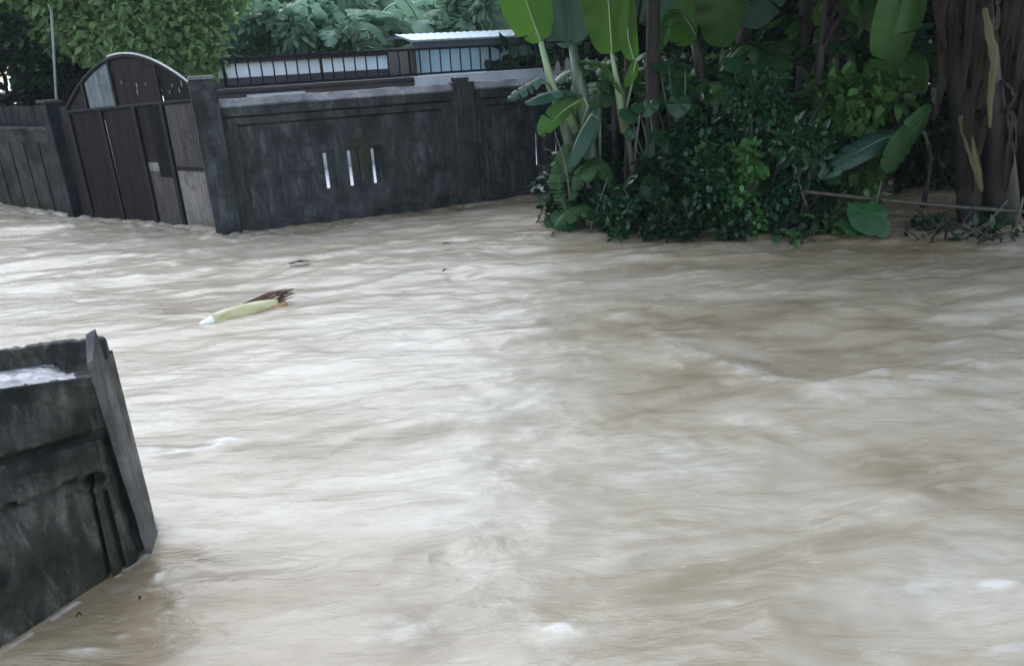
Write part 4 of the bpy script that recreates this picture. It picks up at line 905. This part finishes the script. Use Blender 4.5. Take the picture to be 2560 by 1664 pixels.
for i, (x, Y, R, h) in enumerate(((1560, 11.2, .9, 1.9), (1700, 11.6, .9, 1.9), (1880, 12.0, .9, 1.7), (2060, 12.2, .9, 1.7), (2480, 11.5, .9, 1.7), (2640, 10.2, .9, 1.8))):
    bush(gloc(x, 500, Y), R, h, 3200, .09, ML_DARK, ['dark thicket shrub behind the left banana plant', 'dark thicket shrub behind the straight brown trunk', 'dark thicket shrub behind the big glossy shrub', 'dark thicket shrub behind the broad leaved shrub', 'dark thicket shrub behind the brown banana trunks', 'dark thicket shrub at the right edge'][i], 320 + i, group='thicket behind the bank plants')

def rosette(loc, label, n, ln, half, m, seed, name='fern', cat='fern', el=(.5, 1.3), tear=.7):
    root = empty(name, loc); tag(root, label, cat); r = random.Random(seed)
    for k in range(n):
        az = k * 6.283 / n + r.uniform(-.3, .3); mb = MB(); blade(mb, gen_path((0, 0, 0), az, r.uniform(*el), ln * r.uniform(.7, 1.1), r.uniform(.9, 1.6), 6), half, (0, 0, 1) if el[1] < 1.2 else (-math.cos(az), -math.sin(az), .6), .2, tear, .2, seed * 20 + k, 0, .006, 1, .05, 18); mb.build('frond', [m, MB_RIBD], root, True)
    return root
q = at(1950, 590); rosette((q.x, q.y, .0), 'bright green fern at the water edge left of the bare curved stem', 9, .62, .07, ML_FERN, 5)
q = at(2010, 600); rosette((q.x, q.y, .0), 'small green fern near the bare curved stem', 6, .3, .05, ML_FERN, 6)
q = at(1560, 590); rosette((q.x, q.y, 0), 'small fern among the low plants below the left banana plant', 6, .3, .05, ML_FERN, 7)
def round_leaf(mb, c, nrm, R, seed):
    r = random.Random(seed); n_ = Vector(nrm).normalized(); a = n_.cross(Vector((0, 0, 1))).normalized(); b = n_.cross(a); K = 28; J = 6; vs = [Vector(c)]; uvs = [(0, 0)]
    for j in range(1, J + 1):
        for k in range(K):
            th = 2 * math.pi * k / K; rr = R * (1 - .35 * math.exp(-((th - math.pi / 2 + .0) ** 2) * 6)) * (1 + .18 * math.exp(-((th - 3 * math.pi / 2) ** 2) * 3)) * j / J
            vs.append(Vector(c) + a * math.cos(th) * rr * 1.05 + b * math.sin(th) * -rr + n_ * (.05 * math.sin(6 * th + seed) * (j / J) ** 2 * R * 1.3 - .12 * rr * j / J)); uvs.append((th / 6.283, j / J))
    fs = [(0, 1 + k, 1 + (k + 1) % K) for k in range(K)]
    for j in range(J - 1):
        for k in range(K): fs.append((1 + j * K + k, 1 + (j + 1) * K + k, 1 + (j + 1) * K + (k + 1) % K, 1 + j * K + (k + 1) % K))
    mb.add(vs, fs, 0, uvs)
ML_TARO = leafmat('taro_leaf', (.010, .042, .018), (.024, .08, .03), (.025, .1, .022), .3, .3, 60)
def taro(loc, leaves, label, seed, m=None):
    root = empty('taro_plant', loc); tag(root, label, 'plant')
    for i, (c, nrm, R) in enumerate(leaves):
        mb = MB(); c = Vector(c) - root.location; mb.tube([(0, 0, -.15), c * .5 + Vector((0, 0, .05)), c - Vector(nrm).normalized() * .01], [.014, .01, .007], 6, 1); round_leaf(mb, c, nrm, R, seed + i); mb.build('leaf', [m or ML_TARO, MB_RIBD], root, True)
    return root
q = at(2175, 592); taro(q, [(P(2170, 535, q.y - .1), (-.05, -.8, .6), .2), (P(2130, 560, q.y - .05), (.1, -.7, .8), .13), (P(2205, 565, q.y - .15), (.2, -.9, .5), .11)], 'broad round leaved plant half sunk at the water edge below the pole', 3)
q = at(1405, 575); taro(q, [(P(1400, 540, q.y), (-.3, -.7, .7), .12), (P(1420, 560, q.y - .05), (.2, -.6, .8), .1), (P(1375, 560, q.y - .1), (.1, -.3, 1), .08)], 'small round leaved plant at the left tip of the bank', 8)
q = at(1800, 440, .0)
r_ = random.Random(5)
for i, (x, y, Y) in enumerate(((1690, 170, 9.7), (1760, 250, 9.6), (1880, 190, 9.9), (2080, 240, 9.7), (1640, 300, 9.3))):
    g0 = gloc(x + 20, 500, Y); L_ = []
    for k in range(7):
        c = P(x + r_.uniform(-70, 70), y + r_.uniform(-40, 110), Y - r_.uniform(0, .4)); L_.append((c, (r_.uniform(-.6, .6), r_.uniform(-.9, -.3), r_.uniform(.3, 1)), r_.uniform(.07, .15)))
    taro(g0, L_, ['tall taro left of the thicket near the straight trunk', 'tall taro above the left side of the glossy shrub', 'tall taro above the top of the glossy shrub', 'tall taro above the broad leaved shrub', 'tall taro at the foot of the straight brown trunk'][i], 40 + i * 7, ML_MID if i % 2 else ML_BUSH)

for i, (px, Y, h, lm, lab) in enumerate(((1700, 10.9, 1.55, MB_GREEN, 'torn leaved banana plant crowded behind the straight brown trunk'), (1930, 10.4, 1.75, MB_DARK, 'dark banana plant standing between the glossy shrub and the middle trunk'), (2060, 11.0, 2.0, MB_GREEN, 'green banana plant just right of the middle black trunk'), (2200, 11.6, 1.9, MB_TEAL, 'bluish banana plant behind the big upright leaf'), (1540, 10.6, 1.6, MB_DARK, 'dark banana plant behind the bright leaved one'), (2400, 10.6, 2.0, MB_DARK, 'dark banana plant behind the brown trunks'))):
    banana(gloc(px, 500, Y), h, lab, 9, lm, .8, 700 + i, None, .45, M_PSEUDO, .09, az0=i, el=(.3, 1.2), droop=(1.3, 2.6), llen=1.5, half=.3)
bush(gloc(1790, 560, 9.0), .5, 1.0, 900, .11, ML_MID, 'broad leaved green shrub between the straight trunk and the glossy shrub', 351, elong=1.6)
bush(gloc(1960, 560, 8.9), .45, 1.35, 700, .12, ML_BUSH, 'tall large leaved shrub at the right side of the glossy shrub', 352, elong=1.5)
bush(gloc(1650, 560, 8.9), .35, .9, 500, .12, ML_DARK, 'large leaved dark shrub at the foot of the straight brown trunk', 353, elong=1.6)
bush(gloc(1860, 560, 8.3), .3, 1.15, 700, .05, ML_LIGHT2, 'sprig of fresh light green leaves in front of the glossy shrub', 354, elong=1.7)
bush(gloc(2440, 590, 7.95), .45, .1, 90, .05, ML_DARK, 'low dark litter and seedlings at the foot of the brown banana trunks', 355, elong=2.2)
bush(gloc(2330, 590, 8.1), .35, .14, 90, .05, ML_DARK, 'low dark seedlings left of the brown banana trunks', 356, elong=2.2)
# pole, bare stems
q0, q1 = P(2000, 478, 8.35), P(2640, 535, 8.0)
pl = empty('bamboo_pole', q0); tag(pl, 'old bamboo pole lying level across the plants at right, just above the water', 'pole')
mb = MB(); N = 22; mb.tube([(q1 - q0) * (i / N) + Vector((0, 0, -.02 * math.sin(math.pi * i / N))) for i in range(N + 1)], [.021 + (.005 if i % 4 == 0 else 0) for i in range(N + 1)], 8); mb.build('cane', M_BAMBOO, pl, True)
mb = MB()
for i in (6, 13, 19):
    p = (q1 - q0) * (i / N); mb.tube([p, p + Vector((.01, -.01, .07))], [.01, .004], 5)
mb.build('branch_stub', M_BAMBOO, pl)
def twig(pts, rad, label, m=None, cat='stem', name='bare_stem', group=None):
    base = P(*pts[0]); root = empty(name, base); tag(root, label, cat, group); mb = MB(); pp = [P(*q) - base for q in pts]
    k = []
    for i in range(len(pp) - 1):
        for f in (0, .5): k.append(pp[i].lerp(pp[i + 1], f) + Vector((random.uniform(-1, 1), 0, random.uniform(-1, 1))) * rad * .5)
    k.append(pp[-1]); mb.tube(k, [rad * (1 - .5 * i / len(k)) for i in range(len(k))], 7); mb.build('stalk', m or M_TWIG, root, True); return root
twig([(1998, 572, 8.4), (2010, 520, 8.45), (2022, 470, 8.5), (2028, 415, 8.5)], .03, 'pale bare curved stem right of the fern')
twig([(2560, 490, 8.0), (2540, 560, 7.95), (2520, 600, 7.9)], .014, 'thin bare stem at the right edge under the pole')
twig([(2030, 190, 9.6), (2085, 70, 9.5), (2130, 0, 9.5), (2170, -70, 9.5)], .03, 'dark forked branch slanting up right of the middle trunk', M_BARK, 'branch', 'branch')
twig([(2120, 585, 8.1), (2200, 600, 8.0), (2270, 575, 8.0)], .012, 'bent pale twig lying at the water edge beside the round leaved plant', cat='twig', name='twig')
twig([(1565, 575, 8.8), (1575, 500, 8.85), (1560, 470, 8.9)], .012, 'thin pale twig among the low shrubs under the left banana plant', cat='twig', name='twig')
twig([(2395, 600, 7.8), (2470, 555, 7.85), (2520, 500, 7.9)], .012, 'thin twig slanting up toward the pole at right', cat='twig', name='twig')
twig([(1425, 500, 8.9), (1418, 440, 8.9), (1405, 380, 8.9), (1390, 340, 8.95)], .013, 'thin pale hanging stalk at the left side of the banana plant')
twig([(2190, 480, 9.3), (2215, 430, 9.3), (2230, 390, 9.3)], .016, 'dark crooked twig behind the large drooping leaf', M_BARK, 'twig', 'twig')
twig([(2305, 520, 8.7), (2320, 440, 8.7), (2325, 360, 8.7)], .03, 'dark dead stem left of the brown banana trunks', M_BARK)

rt = random.Random(77)
for i in range(12):
    x0 = 2290 + i * 24 + rt.uniform(-15, 15); y0 = 605 + rt.uniform(-8, 4); a = rt.uniform(-70, 90); b = rt.uniform(-90, -10); d_ = rt.uniform(-.2, .2)
    q_ = at(x0, y0); twig([(x0, y0, q_.y), (x0 + a * .5, y0 + b * .6, q_.y + d_), (x0 + a, y0 + b, q_.y + d_ * 2)], rt.uniform(.006, .014), 'thin dead stalk in the clutter at the foot of the brown banana trunks', rt.choice([M_BARK, M_TWIG, M_BARK]), 'twig', 'dead_stalk', 'dead stalks under the brown banana trunks')
for i in range(9):
    x0 = 1400 + i * 95 + rt.uniform(-30, 30); y0 = 590; q_ = at(x0, y0); a = rt.uniform(-60, 60); b = rt.uniform(-160, -60)
    twig([(x0, y0, q_.y), (x0 + a * .6, y0 + b * .6, q_.y + .05), (x0 + a, y0 + b, q_.y + .1)], rt.uniform(.007, .013), 'thin pale stalk poking out of the shrubs along the water edge', rt.choice([M_TWIG, M_PSEUDOG]), 'twig', 'thin_stalk', 'thin stalks along the bank edge')
# ------------------------------------------------------------------ trees behind the gate and houses
tl = P(420, 400, 16.5); tree('leafy_tree', (tl.x, tl.y, 0), 'light green leafy tree hanging over the arched gate', 2.6, .13,
     [(-1.5, .2, 3.0, .7, .6, .6), (-.7, 0, 2.75, .8, .6, .6), (.2, -.2, 2.7, .8, .7, .65), (.9, -.1, 2.9, .8, .6, .6), (.1, .1, 3.5, 1.1, .8, .6), (-1.2, .3, 3.7, .9, .8, .5), (1.0, .2, 3.6, .8, .7, .55), (1.3, -.3, 2.3, .4, .4, .4), (-1.9, .2, 3.5, .8, .6, .5), (.55, -.4, 2.35, .4, .4, .35), (1.5, .2, 3.5, .8, .6, .6), (.6, .2, 4.2, 1.0, .8, .6), (-.6, .2, 4.3, 1.1, .8, .6), (-1.7, .2, 4.4, 1.0, .8, .6)], 15000, .088, ML_LIGHT, seed=401, elong=1.9)
for i, (px, Y, z, R, m, n) in enumerate(((60, 16.8, 2.2, 1.25, ML_DARK, 3800), (190, 17.6, 3.3, 1.2, ML_MID, 2800), (-150, 16.6, 2.6, 1.5, ML_MID, 3000), (250, 18.2, 1.9, 1.2, ML_DARK, 3600), (-480, 17, 2.4, 1.6, ML_MID, 2500), (-900, 18, 2.6, 1.9, ML_DARK, 2500))):
    p = P(px, 400, Y); tree('hedge_tree', (p.x, p.y, 0), ['dark bushy tree behind the left fence wall', 'mid green tree rising behind the thin pole', 'mid green tree at the left edge of the picture', 'dark bushy tree behind the arched gate', 'mid green tree outside the left edge of the picture', 'dark tree far outside the left edge of the picture'][i], 1.6, .1, blob(0, 0, z, R, 12, 410 + i, .5, .9), n, .12, m, seed=420 + i, group='trees behind the left wall')
# far banana plants behind the houses
fb = [(650, 21, 2.1, 'pale banana plant above the left end of the dark roof'), (760, 22, 2.5, 'pale banana plant above the dark roof, second from the left'), (860, 20.5, 2.0, 'pale banana plant above the middle of the dark roof'), (960, 22, 2.3, 'pale banana plant where the dark roof meets the blue house'), (1090, 21, 2.2, 'pale banana plant above the left part of the pale roof'), (1200, 21.5, 2.5, 'pale banana plant above the right part of the pale roof'), (1330, 22.5, 2.4, 'pale banana plant behind the bright leaves'), (560, 23, 2.6, 'pale banana plant behind the light green tree')]
for i, (px, Y, h, lab) in enumerate(fb):
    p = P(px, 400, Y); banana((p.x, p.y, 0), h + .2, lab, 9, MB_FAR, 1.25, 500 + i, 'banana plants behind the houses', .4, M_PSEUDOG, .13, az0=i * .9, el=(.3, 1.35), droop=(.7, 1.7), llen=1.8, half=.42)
for i, (px, Y, z, R, n) in enumerate(((520, 25.5, 2.9, 1.6, 2800), (700, 26, 2.6, 1.7, 3000), (880, 27, 2.7, 1.7, 3000), (1240, 26.5, 2.8, 1.8, 3000), (1420, 26, 2.9, 1.9, 3000), (1060, 30, 2.6, 1.5, 2200), (330, 26, 3.2, 1.9, 3000))):
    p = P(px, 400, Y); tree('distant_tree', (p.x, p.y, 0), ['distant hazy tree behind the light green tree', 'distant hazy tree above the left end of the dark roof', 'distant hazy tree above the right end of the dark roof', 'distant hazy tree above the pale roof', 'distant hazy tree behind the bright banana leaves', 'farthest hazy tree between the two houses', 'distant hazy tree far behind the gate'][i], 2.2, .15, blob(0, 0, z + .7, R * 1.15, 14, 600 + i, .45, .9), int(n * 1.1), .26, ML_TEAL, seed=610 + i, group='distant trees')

for i, (px, Y, z, R, n, lab) in enumerate(((610, 19.4, 2.6, .8, 1500, 'soft green tree just right of the light green tree, above the dark roof'), (790, 20.0, 2.7, .9, 1600, 'soft green tree above the middle of the railing'), (930, 19.6, 2.5, .6, 900, 'small soft green tree above the right end of the dark roof'), (1180, 20.0, 3.1, .8, 1300, 'soft green tree above the pale roof'))):
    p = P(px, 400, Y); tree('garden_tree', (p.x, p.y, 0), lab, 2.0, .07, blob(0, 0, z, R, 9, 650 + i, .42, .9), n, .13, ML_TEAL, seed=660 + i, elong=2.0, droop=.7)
# ------------------------------------------------------------------ floating banana stem and debris
f0, f1 = at(492, 812), at(722, 752); fl = empty('floating_banana_stem', f0); fl.location.z = -.02
tag(fl, 'cut pale banana stem with a torn brown end floating in the flood', 'banana stem')
dv = f1 - f0; ln_ = dv.length; ud = dv.normalized(); sv = Vector((-ud.y, ud.x, 0))
m_, n_, l_, b_ = mat('pale_banana_pith'); vv = mapping(n_, l_, (3, 3, 9)); a_ = noise_node(n_, l_, 2, 5, .6, vv)
l_.new(ramp(n_, l_, a_.outputs[0], [(.3, (.36, .34, .16)), (.65, (.62, .6, .38))]), b_.inputs['Base Color']); b_.inputs['Roughness'].default_value = .35; M_PITH = m_
M_CUT = paint('fresh_cut_pith', (.85, .86, .82), .4, .05); M_TORN = bark('torn_brown_fibre', (.05, .02, .012), (.17, .08, .05), .6, 8); M_TANF = paint('wet_tan_sheath', (.36, .22, .1), .4, .3)
mb = MB(); N = 18
mb.tube([ud * (ln_ * (.16 + .7 * i / N)) + Vector((0, 0, .016 + .012 * math.sin(3 * i / N))) + sv * .01 * math.sin(i * .4) for i in range(N + 1)], [.048 + .024 * math.sin(math.pi * (.2 + .65 * i / N)) for i in range(N + 1)], 14, wob=.03); mb.build('stem', M_PITH, fl, True)
mb = MB(); mb.tube([ud * (ln_ * .0) + Vector((0, 0, -.002)), ud * (ln_ * .06) + Vector((0, 0, .008)), ud * (ln_ * .18) + Vector((0, 0, .024)), ud * (ln_ * .32) + Vector((0, 0, .034))], [.012, .034, .05, .046], 12); mb.build('cut_end', M_CUT, fl, True)
mb = MB(); r = random.Random(3)
for k in range(9):
    a = ud * (ln_ * r.uniform(.48, .8)) + sv * r.uniform(.005, .07) + Vector((0, 0, .075)); b = ud * (ln_ * r.uniform(.95, 1.13)) + sv * r.uniform(-.02, .1) + Vector((0, 0, r.uniform(.06, .13))); mb.tube([a, a.lerp(b, .6) + Vector((0, 0, .02)), b], [.012, .016, .004], 6, squash=.5)
for k in range(5):
    a = ud * (ln_ * .86) + sv * r.uniform(-.06, .04) + Vector((0, 0, .05)); b = ud * (ln_ * r.uniform(.98, 1.08)) + sv * r.uniform(-.06, .06) + Vector((0, 0, r.uniform(.02, .1))); mb.tube([a, b], [.018, .004], 6, squash=.5)
mb.build('torn_fibres', M_TORN, fl, True)
mb = MB(); mb.tube([ud * (ln_ * (.3 + .64 * i / 8)) - sv * .045 + Vector((0, 0, .0)) for i in range(9)], [.02 + .032 * i / 8 for i in range(9)], 10, squash=.8); mb.build('sheath', M_TANF, fl, True)

def debris(px, py, ln_, wd, ang, label, m, kind='leaf'):
    p = at(px, py); root = empty('floating_' + kind, (p.x, p.y, .045)); tag(root, label, kind, None)
    mb = MB(); d = Vector((math.cos(ang), math.sin(ang), 0)) * ln_
    if kind == 'leaf': blade(mb, [-d / 2, Vector((0, 0, .015)), d / 2], wd, (0, 0, 1), .2, 0, .1, int(px), 0, .003, 0, .1, 10)
    else: mb.tube([-d / 2, Vector((0, 0, .01)) + d * .1, d / 2], [wd, wd * .8, wd * .4], 6)
    mb.build('blade' if kind == 'leaf' else 'stick', m, root, True)
debris(750, 667, .0 + .22, .05, .25, 'dark leaf shaped patch on the water beyond the banana stem', MB_DRY)  # dark patch given the shape of a leaf
debris(1118, 620, .1, .035, .2, 'small dark leaf floating near the fence wall', MB_DRY)
debris(1115, 687, .07, .025, .6, 'tiny dark leaf floating in the pale middle of the water', MB_DRY)
debris(205, 1560, .022, .006, .2, 'tiny brown leaf in the slack water by the near wall', MB_DRY)
debris(357, 1518, .012, .005, 1.2, 'tiny brown speck of leaf right of the other one by the near wall', MB_DRY)

# ------------------------------------------------------------------ damp air
HAZE = 0.0008
if HAZE > 0:
    hz = bpy.data.materials.new('damp_air'); hz.use_nodes = True; t = hz.node_tree; t.nodes.remove(t.nodes['Principled BSDF'])
    pv = t.nodes.new('ShaderNodeVolumePrincipled'); pv.inputs['Color'].default_value = (.8, .9, .96, 1); pv.inputs['Density'].default_value = HAZE
    t.links.new(pv.outputs[0], t.nodes['Material Output'].inputs['Volume'])
    mb = MB(); mb.box((0, 15, 4.5), (60, 46, 12.2)); o = mb.build('haze', hz); tag(o, kind='stuff')
    o.location = (0, 0, 0)
